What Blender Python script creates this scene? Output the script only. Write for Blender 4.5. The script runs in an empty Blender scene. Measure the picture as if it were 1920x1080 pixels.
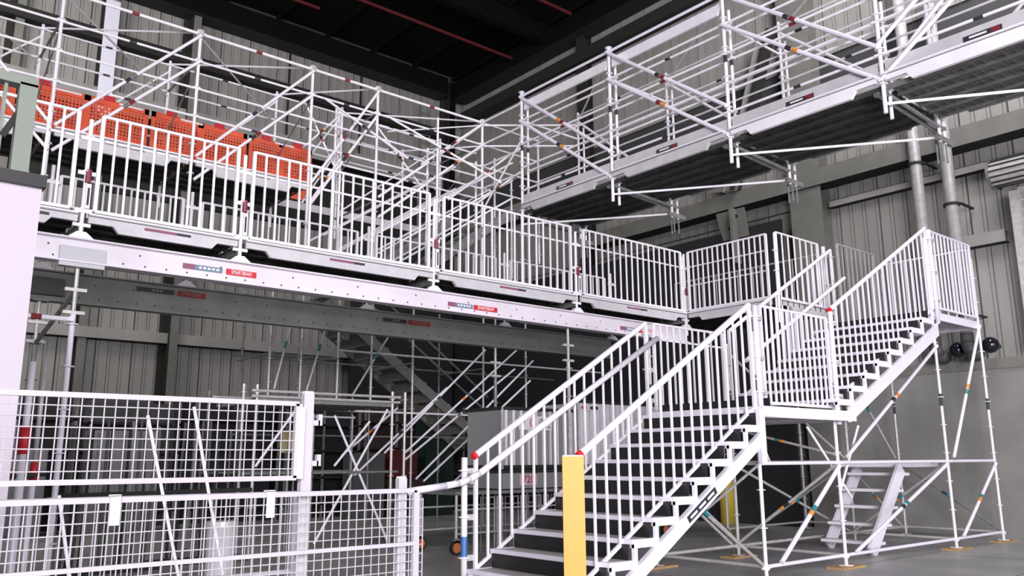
import bpy, bmesh, math, random
from mathutils import Vector, Matrix
random.seed(7)
SC = bpy.context.scene
COL = SC.collection
# ------------------------------------------------------------------ camera
cam = bpy.data.cameras.new('camera'); camo = bpy.data.objects.new('camera', cam); COL.objects.link(camo)
SC.camera = camo
F_PX = 1563.547; YAW = 0.875566; PIT = 0.2029414; ROL = -0.0055591
cam.sensor_width = 36.0; cam.lens = F_PX / 1920.0 * 36.0; cam.clip_end = 200
fw = Vector((math.cos(YAW)*math.cos(PIT), math.sin(YAW)*math.cos(PIT), math.sin(PIT)))
rt = Vector((math.sin(YAW), -math.cos(YAW), 0)); up = rt.cross(fw)
r2 = rt*math.cos(ROL) + up*math.sin(ROL); u2 = up*math.cos(ROL) - rt*math.sin(ROL)
M = Matrix((r2, u2, -fw)).transposed().to_4x4(); M.translation = Vector((0, 0, 1.6))
camo.matrix_world = M
# ------------------------------------------------------------------ world, lights, exposure
w = bpy.data.worlds.new('world'); SC.world = w; w.use_nodes = True
w.node_tree.nodes['Background'].inputs[0].default_value = (0.86, 0.87, 0.94, 1)
w.node_tree.nodes['Background'].inputs[1].default_value = 0.10
def area(name, loc, target, sx, sy, power, col=(1, 0.97, 1)):
    l = bpy.data.lights.new(name, 'AREA'); l.shape = 'RECTANGLE'; l.size = sx; l.size_y = sy; l.energy = power; l.color = col
    o = bpy.data.objects.new(name, l); COL.objects.link(o); o.location = loc
    o.rotation_euler = (Vector(target) - Vector(loc)).to_track_quat('-Z', 'Y').to_euler()
    return o
area('door_daylight', (-5.5, -11.0, 5.0), (9, 9, 3.0), 9, 6, 6600, (0.98, 0.95, 1.0))  # unseen key light added behind the camera; no door is built there
area('side_door_daylight', (9.5, -8.0, 4.5), (13, 8, 3), 7, 6, 900, (0.98, 0.95, 1.0))  # added fill from the right, no such opening known
area('hall_light_far', (-3.5, 18.5, 14.0), (0.5, 26, 7), 5, 3, 1100, (1, 0.98, 0.95))  # unseen fill added to brighten the far left wall
area('hall_light_right', (13.5, 4.5, 15.2), (18.8, 9.5, 10.5), 3, 7, 1000, (1, 0.97, 1.0))  # unseen fill added to brighten the upper right wall
SC.view_settings.view_transform = 'Standard'; SC.view_settings.look = 'None'
SC.view_settings.gamma = 1.0; SC.view_settings.use_curve_mapping = False
SC.view_settings.exposure = 0.0
# ------------------------------------------------------------------ materials
def mat(name, col, rough=0.5, metal=0.0, noise=None, bump=0.0, spec=0.5, nscale=6.0, stretch=None):
    m = bpy.data.materials.new(name); m.use_nodes = True; nt = m.node_tree; b = nt.nodes['Principled BSDF']
    b.inputs['Base Color'].default_value = (*col, 1); b.inputs['Roughness'].default_value = rough
    b.inputs['Metallic'].default_value = metal; b.inputs['Specular IOR Level'].default_value = spec
    if noise is not None or bump:
        tc = nt.nodes.new('ShaderNodeTexCoord'); mp = nt.nodes.new('ShaderNodeMapping')
        nz = nt.nodes.new('ShaderNodeTexNoise'); nz.inputs['Scale'].default_value = nscale; nz.inputs['Detail'].default_value = 5
        nt.links.new(tc.outputs['Object'], mp.inputs[0]); nt.links.new(mp.outputs[0], nz.inputs['Vector'])
        if stretch: mp.inputs['Scale'].default_value = stretch
        if noise is not None:
            cr = nt.nodes.new('ShaderNodeValToRGB'); cr.color_ramp.elements[0].position = 0.35; cr.color_ramp.elements[1].position = 0.68
            cr.color_ramp.elements[0].color = (*noise, 1); cr.color_ramp.elements[1].color = (*col, 1)
            nt.links.new(nz.outputs[0], cr.inputs[0]); nt.links.new(cr.outputs[0], b.inputs['Base Color'])
        if bump:
            bp = nt.nodes.new('ShaderNodeBump'); bp.inputs['Strength'].default_value = bump; bp.inputs['Distance'].default_value = 0.02
            nt.links.new(nz.outputs[0], bp.inputs['Height']); nt.links.new(bp.outputs[0], b.inputs['Normal'])
    return m
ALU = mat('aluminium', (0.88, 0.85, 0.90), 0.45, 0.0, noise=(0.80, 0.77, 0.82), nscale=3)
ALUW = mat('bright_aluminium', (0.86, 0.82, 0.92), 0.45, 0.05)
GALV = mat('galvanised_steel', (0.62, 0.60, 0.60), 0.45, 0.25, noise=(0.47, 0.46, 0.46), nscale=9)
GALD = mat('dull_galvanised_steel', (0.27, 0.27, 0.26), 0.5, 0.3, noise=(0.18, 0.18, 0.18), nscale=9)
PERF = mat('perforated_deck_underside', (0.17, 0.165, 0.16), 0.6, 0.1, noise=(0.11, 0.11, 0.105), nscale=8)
FAS = mat('deck_side_aluminium', (0.62, 0.60, 0.63), 0.45, 0.1, noise=(0.54, 0.52, 0.55), nscale=4)
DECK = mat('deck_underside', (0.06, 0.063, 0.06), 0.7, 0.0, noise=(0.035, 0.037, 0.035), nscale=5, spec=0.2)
SHEET = mat('wall_sheeting', (0.36, 0.35, 0.33), 0.55, 0.1, noise=(0.29, 0.285, 0.27), nscale=1.4, stretch=(1, 1, 0.35))
SEAM = mat('sheet_seam', (0.05, 0.05, 0.05), 0.8)
STEEL = mat('grey_painted_steel', (0.21, 0.208, 0.19), 0.6, noise=(0.17, 0.17, 0.155), nscale=2, spec=0.3)
STEELD = mat('dark_painted_steel', (0.03, 0.03, 0.028), 0.7, spec=0.2)
CONC = mat('concrete_wall', (0.27, 0.265, 0.255), 0.85, noise=(0.22, 0.215, 0.205), nscale=1.3, bump=0.1)
FLOOR = mat('polished_concrete_floor', (0.42, 0.415, 0.41), 0.42, noise=(0.30, 0.30, 0.30), nscale=0.9, bump=0.03)
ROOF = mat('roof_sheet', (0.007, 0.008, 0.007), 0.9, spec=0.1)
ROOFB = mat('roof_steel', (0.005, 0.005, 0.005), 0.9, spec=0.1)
RED = mat('red_paint', (0.55, 0.02, 0.03), 0.5)
DRED = mat('dark_red_paint', (0.10, 0.004, 0.008), 0.7)
REDCAP = mat('red_plastic_cap', (0.75, 0.02, 0.03), 0.4)
BLK = mat('black_rubber', (0.012, 0.012, 0.013), 0.5)
GLOSS = mat('gloss_black', (0.01, 0.01, 0.015), 0.08)
ORG = mat('orange_plastic', (0.78, 0.115, 0.045), 0.5, noise=(0.64, 0.08, 0.035), nscale=3)
ORGD = mat('orange_wheel_tyre', (0.55, 0.16, 0.05), 0.5)
YEL = mat('yellow_bollard_paint', (0.84, 0.34, 0.055), 0.5)
YELD = mat('old_yellow_paint', (0.55, 0.40, 0.05), 0.6)
BLU = mat('blue_label', (0.05, 0.15, 0.42), 0.4)
MRED = mat('maroon_label', (0.22, 0.02, 0.03), 0.5)
TEAL = mat('teal_label', (0.03, 0.22, 0.26), 0.4)
ORL = mat('orange_label', (0.75, 0.28, 0.06), 0.4)
DLAB = mat('dark_label', (0.03, 0.03, 0.04), 0.5)
PLAB = mat('purple_label', (0.25, 0.08, 0.14), 0.5)
SLAB = mat('slate_label', (0.16, 0.22, 0.30), 0.5)
WLAB = mat('white_label', (0.8, 0.77, 0.8), 0.5)
WOOD = mat('sole_board_timber', (0.50, 0.32, 0.15), 0.7, noise=(0.36, 0.22, 0.10), nscale=4, stretch=(1, 12, 12))
CABIN = mat('white_cabin_paint', (0.43, 0.385, 0.44), 0.5, spec=0.3)
GRN = mat('grey_green_paint', (0.20, 0.23, 0.20), 0.5)
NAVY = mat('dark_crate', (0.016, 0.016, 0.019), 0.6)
BRN = mat('brown_crate', (0.04, 0.022, 0.02), 0.7)
DGRY = mat('dark_grey_crate', (0.07, 0.07, 0.072), 0.6)
MGRY = mat('mid_grey_locker', (0.22, 0.22, 0.225), 0.5)
DGRN = mat('dark_green_crate', (0.008, 0.022, 0.016), 0.6)
PALE = mat('pale_plastic', (0.50, 0.50, 0.53), 0.5)
MESHW = mat('white_coated_wire', (0.42, 0.395, 0.43), 0.5, spec=0.3)
TREADF = mat('tread_grating', (0.50, 0.47, 0.46), 0.6, noise=(0.42, 0.40, 0.38), nscale=20)
LITCOL = mat('rooflight', (0.85, 0.83, 0.95), 0.4)  # white that paints the column as lit
# ------------------------------------------------------------------ helpers
class MB:
    def __init__(s): s.v = []; s.f = []
    def box(s, x0, y0, z0, x1, y1, z1):
        n = len(s.v)
        s.v += [(x0,y0,z0),(x1,y0,z0),(x1,y1,z0),(x0,y1,z0),(x0,y0,z1),(x1,y0,z1),(x1,y1,z1),(x0,y1,z1)]
        s.f += [tuple(n+i for i in q) for q in ((3,2,1,0),(4,5,6,7),(0,1,5,4),(1,2,6,5),(2,3,7,6),(3,0,4,7))]; return s
    def tube(s, a, b, r, seg=8):
        a = Vector(a); b = Vector(b); d = (b-a).normalized()
        x = d.orthogonal().normalized(); y = d.cross(x); n = len(s.v)
        for p in (a, b):
            for i in range(seg):
                t = 2*math.pi*i/seg; q = p + (x*math.cos(t)+y*math.sin(t))*r; s.v.append(tuple(q))
        for i in range(seg):
            j = (i+1) % seg; s.f.append((n+i, n+j, n+seg+j, n+seg+i))
        s.f.append(tuple(n+seg-1-i for i in range(seg))); s.f.append(tuple(n+seg+i for i in range(seg))); return s
    def bar(s, a, b, wdt, hgt, upv=(0,0,1)):
        a = Vector(a); b = Vector(b); d = (b-a).normalized(); u = Vector(upv)
        x = d.cross(u)
        if x.length < 1e-4: x = d.orthogonal()
        x.normalize(); y = x.cross(d).normalized(); n = len(s.v)
        for p in (a, b):
            for i, j in ((-1,-1),(1,-1),(1,1),(-1,1)): s.v.append(tuple(p + x*wdt/2*i + y*hgt/2*j))
        s.f += [tuple(n+i for i in q) for q in ((0,1,2,3),(7,6,5,4),(0,4,5,1),(1,5,6,2),(2,6,7,3),(3,7,4,0))]; return s
    def prism(s, pts, ax, c0, c1):   # polygon in the plane normal to axis ax
        n = len(s.v); k = len(pts)
        for c in (c0, c1):
            for p in pts:
                q = list(p); q.insert(ax, c); s.v.append(tuple(q))
        s.f.append(tuple(n+i for i in range(k))); s.f.append(tuple(n+k+k-1-i for i in range(k)))
        for i in range(k):
            j = (i+1) % k; s.f.append((n+i, n+k+i, n+k+j, n+j))
        return s
    def path(s, pts, r, seg=10):
        for a, b in zip(pts, pts[1:]): s.tube(a, b, r, seg)
        for p in pts[1:-1]: s.ball(p, r, seg)
        return s
    def ball(s, p, r, seg=10):
        n = len(s.v); R = 6
        for i in range(R+1):
            ph = math.pi*i/R
            for j in range(seg):
                t = 2*math.pi*j/seg; s.v.append((p[0]+r*math.sin(ph)*math.cos(t), p[1]+r*math.sin(ph)*math.sin(t), p[2]+r*math.cos(ph)))
        for i in range(R):
            for j in range(seg):
                k = (j+1) % seg; s.f.append((n+i*seg+j, n+(i+1)*seg+j, n+(i+1)*seg+k, n+i*seg+k))
        return s
    def mesh(s, name, m, smooth=False):
        me = bpy.data.meshes.new(name); me.from_pydata(s.v, [], s.f); me.materials.append(m)
        bm = bmesh.new(); bm.from_mesh(me); bmesh.ops.recalc_face_normals(bm, faces=bm.faces); bm.to_mesh(me); bm.free()
        if smooth:
            me.polygons.foreach_set('use_smooth', [True]*len(me.polygons))
        return me
    def obj(s, name, m, parent=None, smooth=False):
        return link(name, s.mesh(name, m, smooth), parent)
def wloc(p):
    v = Vector((0, 0, 0))
    while p is not None: v += p.location; p = p.parent
    return v
def link(name, me, parent=None, loc=None):
    """mesh coordinates are world coordinates unless loc is given"""
    o = bpy.data.objects.new(name, me); COL.objects.link(o)
    if parent is not None: o.parent = parent
    base = Vector(loc) if loc is not None else Vector((0, 0, 0))
    o.location = base - wloc(parent)
    return o
def thing(name, label, cat, loc, group=None):
    o = bpy.data.objects.new(name, None); COL.objects.link(o); o.location = loc; o.empty_display_size = 0.2
    o['label'] = label; o['category'] = cat
    if group: o['group'] = group
    return o
def tag(o, label, cat, group=None):
    o['label'] = label; o['category'] = cat
    if group: o['group'] = group
    return o
def struct(o): o['kind'] = 'structure'; return o
CACHE = {}
def place(name, key, build, m, parent, origin, zdir=None, smooth=False):
    """shared mesh built at the local origin along +Z, turned so that local Z follows zdir"""
    k = (key, m.name)
    if k not in CACHE:
        mb = MB(); build(mb); CACHE[k] = mb.mesh(name, m, smooth)
    o = bpy.data.objects.new(name, CACHE[k]); COL.objects.link(o)
    if parent is not None: o.parent = parent
    o.location = Vector(origin) - wloc(parent)
    if zdir is not None:
        o.rotation_mode = 'QUATERNION'; o.rotation_quaternion = Vector(zdir).to_track_quat('Z', 'Y')
    return o
def tube(name, a, b, r, m, parent, ends=False, seg=8):
    a = Vector(a); b = Vector(b); L = round((b-a).length, 3)
    def bd(mb):
        mb.tube((0,0,0), (0,0,L), r, seg)
        if ends:
            for z in (0.0, L-0.07): mb.box(-r*1.35, -r*0.8, z, r*1.35, r*0.8, z+0.07)
    return place(name, ('t', L, r, ends, seg), bd, m, parent, a, b-a, False)
def standard(a, z1, m, parent, r=0.025, step=0.5, first=0.0, name='standard', base=False):
    L = round(z1-a[2], 3)
    def bd(mb):
        mb.tube((0,0,0), (0,0,L), r, 10)
        z = first
        while z < L:
            mb.tube((0,0,z-0.006), (0,0,z+0.006), r*2.3, 8); z += step
        if base:
            mb.box(-0.075, -0.075, -0.001, 0.075, 0.075, 0.012); mb.tube((0,0,0.11), (0,0,0.15), r*1.9, 8); mb.bar((-0.09,0,0.13), (0.09,0,0.13), 0.02, 0.02)
    return place(name, ('s', L, r, step, first, base), bd, m, parent, a, None)
def sticker(a, b, t, ln, r, m, parent, name='sticker_band'):
    a = Vector(a); b = Vector(b); d = (b-a).normalized(); p = a + (b-a)*t
    return tube(name, p, p+d*ln, r*1.12, m, parent)
SM = [DLAB, TEAL, DLAB, DLAB, ORL, GALD]
def ledger(a, b, m, parent, r=0.022, st=None, name='ledger'):
    o = tube(name, a, b, r, m, parent, ends=True)
    if st is not None:
        wa = Vector(a); wb = Vector(b); d = (wb-wa).normalized(); L = (wb-wa).length; k = (('st', r), st.name)
        p = place('sticker_band', ('st', r), lambda mb: mb.tube((0,0,0), (0,0,0.11), r*1.12, 8), st, None, (0,0,0), None)
        p.parent = o; p.location = (0, 0, L*0.47)
    return o
def brace(a, b, m, parent, r=0.024, st=True, name='diagonal_brace', k=[0]):
    o = tube(name, a, b, r, m, parent, ends=False)
    if st:
        L = (Vector(b)-Vector(a)).length; k[0] += 1
        for i, ms in enumerate((SM[k[0] % 6], SM[(k[0]*3+1) % 6])):
            p = place('sticker_band', ('st', r), lambda mb: mb.tube((0,0,0), (0,0,0.11), r*1.12, 8), ms, None, (0,0,0), None)
            p.parent = o; p.location = (0, 0, L*(0.45+0.04*i))
    return o
def text(s, name, m, parent, loc, xdir, zdir, size, sx=1.0):
    c = bpy.data.curves.new(name, 'FONT'); c.body = s; c.size = size; c.extrude = 0.0015; c.align_x = 'CENTER'; c.align_y = 'CENTER'
    c.resolution_u = 2
    t = bpy.data.objects.new('tmp', c); COL.objects.link(t)
    dg = bpy.context.evaluated_depsgraph_get(); me = bpy.data.meshes.new_from_object(t.evaluated_get(dg))
    bpy.data.objects.remove(t); me.materials.clear(); me.materials.append(m)
    o = bpy.data.objects.new(name, me); COL.objects.link(o); o.parent = parent
    x = Vector(xdir).normalized(); z = Vector(zdir).normalized(); n = x.cross(z)
    R = Matrix((x, z, n)).transposed()
    o.rotation_mode = 'QUATERNION'; o.rotation_quaternion = R.to_quaternion(); o.location = Vector(loc) - wloc(parent); o.scale = (sx, 1, 1)
    return o

U0 = Vector((1,0,0)); V0 = Vector((0,1,0))
def P(u, v, z): return (u, v, z)
# ================================================================== SETTING
WU = 19.0; WV = 26.0; RZ = 16.5
o = struct(MB().box(-14, -12, -0.2, WU+0.3, WV+0.3, 0).obj('floor', FLOOR))
# floor joints (recessed look: thin dark sealant strips let into the slab)
for i, u in enumerate((4.0, 9.5, 15.0)):
    MB().box(u-0.006, -12, -0.01, u+0.006, WV, 0.0015).obj('slab_joint', SEAM, o)
for v in (4.8, 14.0, 20.0):
    MB().box(-14, v-0.006, -0.01, WU, v+0.006, 0.0015).obj('slab_joint', SEAM, o)

def sheet_mesh(wid, hgt, key, along='u'):
    """profiled sheet: flat pans with narrow raised double ribs, front face at 0, thickness to the back"""
    k = ('sheet', wid, hgt, along)
    if k in CACHE: return CACHE[k]
    mb = MB(); n = 3; pw = wid/n
    prof = []
    for i in range(n):
        x = i*pw; f = 0.042
        prof += [(x, f), (x+0.004, 0.0), (x+0.018, 0.0), (x+0.022, f), (x+0.085, f), (x+0.089, 0.015), (x+0.099, 0.015), (x+0.103, f)]
    prof += [(wid-0.012, 0.042), (wid-0.008, 0)]
    # strip
    nv = len(prof)
    for z in (0, hgt):
        for x, d in prof:
            mb.v.append((x, -d, z) if along == 'u' else (-d, x, z))
    for i in range(nv-1): mb.f.append((i, i+1, nv+i+1, nv+i))
    me = mb.mesh('cladding_sheet', SHEET); CACHE[k] = me; return me
# wall_left : plane V = WV
wl = struct(MB().box(-14, WV+0.02, 0, WU+0.2, WV+0.3, 17.5).obj('wall_left', SEAM))
for zz, hh in ((3.5, 1.72), (5.24, 4.22), (12.5, 4.2)):
    for i in range(26):
        u = -6.9 + i*0.996
        link('cladding_sheet', sheet_mesh(0.99, hh, 0), wl, (u, WV, zz))
MB().box(-14, WV-0.06, 0, WU, WV+0.02, 3.5).obj('concrete_upstand', mat('dark_upstand', (0.10, 0.10, 0.10), 0.8), wl)
MB().box(-14, WV-0.05, 9.5, WU, WV+0.02, 11.9).obj('louvre_strip', STEELD, wl)  # plain dark strip between two rows of sheets
# wall_right : plane U = WU
wr = struct(MB().box(WU+0.02, -12, 0, WU+0.3, WV+0.2, 17.5).obj('wall_right', SEAM))
for zz, hh in ((3.62, 4.25), (7.9, 2.7), (11.75, 3.25), (15.05, 1.5)):
    for i in range(30):
        v = -3.9 + i*0.996
        link('cladding_sheet', sheet_mesh(0.99, hh, 0, 'v'), wr, (WU, v, zz))
MB().box(WU-0.12, -12, 0, WU+0.02, WV, 3.4).obj('concrete_upstand', CONC, wr)
MB().box(WU-0.16, -12, 3.4, WU+0.02, WV, 3.62).obj('flashing', STEEL, wr)
# ceiling
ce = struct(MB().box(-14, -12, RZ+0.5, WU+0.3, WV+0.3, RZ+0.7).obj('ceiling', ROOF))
for i in range(16):
    u = -10 + i*1.9
    MB().box(u, -12, RZ+0.3, u+0.08, WV, RZ+0.5).obj('purlin', ROOFB, ce)
for v in (2, 8, 14, 20):
    mb = MB().box(-14, v-0.15, RZ-0.55, WU, v+0.15, RZ-0.5).box(-14, v-0.15, RZ+0.25, WU, v+0.15, RZ+0.3).box(-14, v-0.01, RZ-0.5, WU, v+0.01, RZ+0.25)
    mb.obj('rafter', ROOFB, ce)
for v, u0, u1, z in ((21.5, 10.0, 18.0, RZ-0.6), (22.8, 9.0, 11.0, RZ-0.6), (17.9, 15.5, 17.5, RZ-0.6)):
    MB().tube((u0, v, z), (u1, v, z), 0.055).obj('sprinkler_pipe', DRED, ce)
# steel frame of the hall
def hsec(name, label, u, v, z0, z1, w=0.45, d=0.3, m=STEEL, ax='u', group=None):
    """H column; web parallel to the wall normal"""
    t = thing(name, label, 'column', (u, v, z0), group)
    if ax == 'u':   # stands on wall_left, flanges parallel to the wall
        MB().box(u, v-0.02, z0, u+w, v, z1).obj('flange', m, t)
        MB().box(u+w*0.45, v-d, z0, u+w, v-d+0.02, z1).obj('flange', m, t)
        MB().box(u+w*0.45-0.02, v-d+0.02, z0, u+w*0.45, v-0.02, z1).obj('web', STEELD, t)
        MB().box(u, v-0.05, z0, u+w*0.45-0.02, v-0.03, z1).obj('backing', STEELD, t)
    else:
        MB().box(u-0.02, v, z0, u, v+w, z1).obj('flange', m, t)
        MB().box(u-d, v, z0, u-d+0.02, v+w, z1).obj('flange', m, t)
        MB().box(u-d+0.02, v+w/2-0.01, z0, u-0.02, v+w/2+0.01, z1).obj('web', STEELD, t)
    return t
hsec('steel_column', 'grey steel column on far left wall beside the scaffold pole under the beam', 5.3, WV-0.06, 0, RZ, 0.42, 0.3)
hsec('steel_column', 'grey steel wall column in the middle of the bay seen under the long beam', 7.75, WV-0.06, 0, RZ, 0.42, 0.5)
hsec('steel_column', 'grey wall column at the far upper left edge behind the orange barriers', 2.9, WV-0.06, 0, RZ, 0.4, 0.3)
hsec('steel_column', 'dark corner column where the two sheeted walls meet', 17.9, WV-0.06, 0, RZ, 0.5, 0.4, ROOFB)
c = hsec('steel_column', 'wide grey steel column on right wall behind the stair tower landing', WU-0.06, 10.25, 0, RZ, 0.85, 0.45, STEEL, 'v')
hsec('steel_column', 'dark steel column on right wall beyond the mid-height cross brace', WU-0.06, 18.4, 0, RZ, 0.4, 0.35, STEELD, 'v')
tag(MB().box(5.32, WV-0.56, 11.6, 5.72, WV-0.51, 15.35).obj('white_panel_strip', LITCOL), 'tall narrow white panel strip on the column above the orange barriers', 'panel')  # lit upper part of the column, painted as a white strip
def girt(name, label, a, b, wd, h, m=STEEL, shelf=True):
    """C rail running along a wall, open side down"""
    t = thing(name, label, 'wall rail', a)
    a = Vector(a); b = Vector(b); d = (b-a).normalized(); n = Vector((-d.y, d.x, 0))
    if n.x < 0 or n.y > 0: pass
    n = Vector((0,-1,0)) if abs(d.x) > .5 else Vector((-1,0,0))
    MB().bar(a+n*wd, b+n*wd, 0.03, h).obj('web', m, t)
    MB().bar(a+n*wd/2+Vector((0,0,h/2)), b+n*wd/2+Vector((0,0,h/2)), wd, 0.02).obj('top_flange', m, t)
    MB().bar(a+n*wd/2-Vector((0,0,h/2)), b+n*wd/2-Vector((0,0,h/2)), wd, 0.02).obj('bottom_flange', STEELD, t)  # shade beneath the rail put into the flange colour
    return t
girt('wall_rail', 'horizontal grey wall rail seen below the long beam', (-5, WV-0.06, 5.2), (17.8, WV-0.06, 5.2), 0.35, 0.30, SHEET)
girt('wall_rail', 'pale horizontal wall rail above the bridge guardrails near the hall corner', (-5, WV-0.06, 12.2), (17.8, WV-0.06, 12.2), 0.4, 0.6, SHEET)
girt('wall_rail', 'dark horizontal wall rail high on the far left wall behind the top guardrails', (-5, WV-0.06, 14.2), (17.8, WV-0.06, 14.2), 0.4, 0.35, STEELD)
girt('wall_rail', 'heavy grey wall beam on right wall running behind the two downpipes', (WU-0.06, -3, 8.43), (WU-0.06, 18.2, 8.43), 0.5, 0.42, STEEL)
girt('wall_rail', 'dark wall beam below the roof on the right wall', (WU-0.06, -3, 14.95), (WU-0.06, 25.5, 14.95), 0.5, 0.4, STEELD)
girt('wall_rail', 'dark eaves beam right under the roof on the right wall', (WU-0.06, -3, 16.1), (WU-0.06, 25.5, 16.1), 0.7, 0.7, ROOFB)
girt('wall_rail', 'dark eaves beam right under the roof on the far left wall', (-5, WV-0.06, 16.1), (17.8, WV-0.06, 16.1), 0.7, 0.7, ROOFB)
girt('wall_rail', 'pale wall rail crossing behind the top guardrails of the right bridge', (WU-0.06, -3, 10.3), (WU-0.06, 25.5, 10.3), 0.4, 0.6, SHEET)
girt('wall_rail', 'short pale wall rail between the stair top and the shutter frame', (WU-0.06, 6.35, 6.15), (WU-0.06, 7.9, 6.15), 0.2, 0.25, SHEET)
girt('wall_rail', 'thin pale wall rail just under the heavy beam behind the downpipes', (WU-0.06, -3, 7.75), (WU-0.06, 10.2, 7.75), 0.16, 0.14, SHEET)  # lit piece of wall under the beam, shaped as a thin rail
for i, (u, z0, z1) in enumerate(((11.45, 10.8, 16.2), (14.3, 10.8, 15.8))):
    tag(MB().box(u-0.03, WV-0.14, z0, u+0.03, WV-0.08, z1).obj('cable_conduit', STEELD),
        ('thin dark vertical conduit on far wall left of the bridge posts', 'thin dark vertical conduit on far wall nearer the hall corner')[i], 'conduit')
tag(MB().box(18.3, 11.3, 0, 18.4, 25.4, 7.55).obj('dark_curtain', NAVY), 'tall dark curtain hanging on the right wall beyond the stair tower', 'curtain')  # dark sheet added for the shadowed wall under the bridge
tag(MB().box(13.9, 25.3, 0, 18.2, 25.4, 9.3).obj('dark_curtain', NAVY), 'tall dark curtain filling the hall corner behind the back stairs', 'curtain')  # added sheet that puts the corner into shade by its dark colour
# wall ladder near the corner
t = thing('wall_ladder', 'small dark wall ladder beside the corner column', 'ladder', (16.9, WV-0.35, 9.5))
for u in (16.75, 17.25): tube('rail', (u, WV-0.35, 9.5), (u, WV-0.35, 15.2), 0.03, GALD, t)
for i in range(18): tube('rung', (16.75, WV-0.35, 9.8+i*0.3), (17.25, WV-0.35, 9.8+i*0.3), 0.018, GALD, t)
# diagonal wind brace of the right wall
t = thing('wind_brace', 'dark diagonal wall brace with bolted gusset plates behind the right bridge', 'brace', (18.5, 12.5, 7.2))
MB().bar((18.35, 11.2, 12.75), (18.35, 12.6, 8.65), 0.1, 0.34, (1,0,0)).obj('diagonal', STEELD, t)
MB().bar((18.36, 11.5, 12.75), (18.36, 12.9, 8.65), 0.04, 0.3, (1,0,0)).obj('diagonal', SHEET, t)
MB().bar((18.2, 12.6, 8.1), (18.2, 12.55, 6.6), 0.08, 0.34, (1,0,0)).obj('diagonal', STEEL, t)
g = MB().prism([(12.5, 8.6), (13.4, 8.75), (14.0, 9.25), (13.2, 9.15), (12.2, 9.2)], 0, 18.24, 18.27).obj('gusset_plate', STEEL, t)
g = MB().prism([(12.2, 7.3), (13.0, 7.3), (13.2, 8.1), (12.3, 8.1)], 0, 18.24, 18.27).obj('gusset_plate', STEEL, t)
for i, (v, z) in enumerate(((12.55, 7.9), (12.75, 7.6), (12.6, 8.8), (12.85, 8.95))):
    MB().tube((18.20, v, z), (18.24, v, z), 0.05).obj('bolt', STEELD, t)
# downpipes on the right wall
for i, (v, lab, zc) in enumerate(((7.80, 'left one of two tall grey downpipes behind the stair top', (8.0, 4.6)), (7.14, 'right one of two tall grey downpipes behind the stair top', (6.9, 4.5)))):
    t = thing('downpipe', lab, 'pipe', (18.25, v, 3.7))
    MB().tube((18.25, v, 4.1), (18.25, v, 15.6), 0.125, 16).obj('pipe', GALV, t, True)
    MB().path([(18.25, v, 4.12), (18.25, v, 3.9), (18.35, v, 3.74), (18.7, v, 3.70)], 0.13, 14).obj('elbow', DGRY, t, True)
    for z in zc:
        c2 = MB().tube((18.25, v, z-0.03), (18.25, v, z+0.03), 0.165, 16).obj('pipe_clamp', STEELD, t)
        MB().box(18.25, v-0.2, z-0.02, WU-0.1, v-0.15, z+0.02).obj('bracket_arm', STEELD, t)
for i, (v, z) in enumerate(((7.45, 3.82), (6.80, 3.86))):
    t = thing('dome_lamp', ('round glossy black fitting below the stair top landing, left', 'round glossy black fitting right of the stair top landing post')[i], 'wall fitting', (18.5, v, z))
    MB().ball((18.5, v, z), 0.17, 18).obj('dome', GLOSS, t, True)
    MB().tube((18.55, v, z), (WU-0.1, v, z), 0.06, 10).obj('wall_arm', BLK, t)
# shutter door at the right frame edge
d = struct(MB().box(18.72, 1.2, 3.7, 18.8, 6.0, 7.1).obj('door_1', GALV))
for i in range(17):
    MB().box(18.69, 1.25, 3.72+i*0.195, 18.73, 5.95, 3.86+i*0.195).obj('shutter_slat', SHEET, d)
MB().box(18.55, 5.95, 3.7, 18.75, 6.12, 7.0).obj('jamb', GALV, d)
t = thing('shutter_housing', 'ribbed roller shutter housing at the right edge above the door frame', 'roller shutter', (18.4, 3.7, 7.35))
MB().tube((18.4, 1.2, 7.38), (18.4, 6.3, 7.38), 0.28, 16).obj('drum', GALV, t)
for i in range(9):
    a = math.radians(80 + i*25)
    MB().bar((18.4+0.285*math.cos(a), 1.2, 7.38+0.285*math.sin(a)), (18.4+0.285*math.cos(a), 6.3, 7.38+0.285*math.sin(a)), 0.03, 0.03).obj('rib', STEELD, t)
MB().tube((18.4, 6.3, 7.38), (18.4, 6.36, 7.38), 0.31, 16).obj('end_plate', GALD, t)
MB().bar((WU-0.2, 6.33, 7.2), (18.4, 6.33, 7.2), 0.05, 0.1).obj('bracket', STEELD, t)

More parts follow.
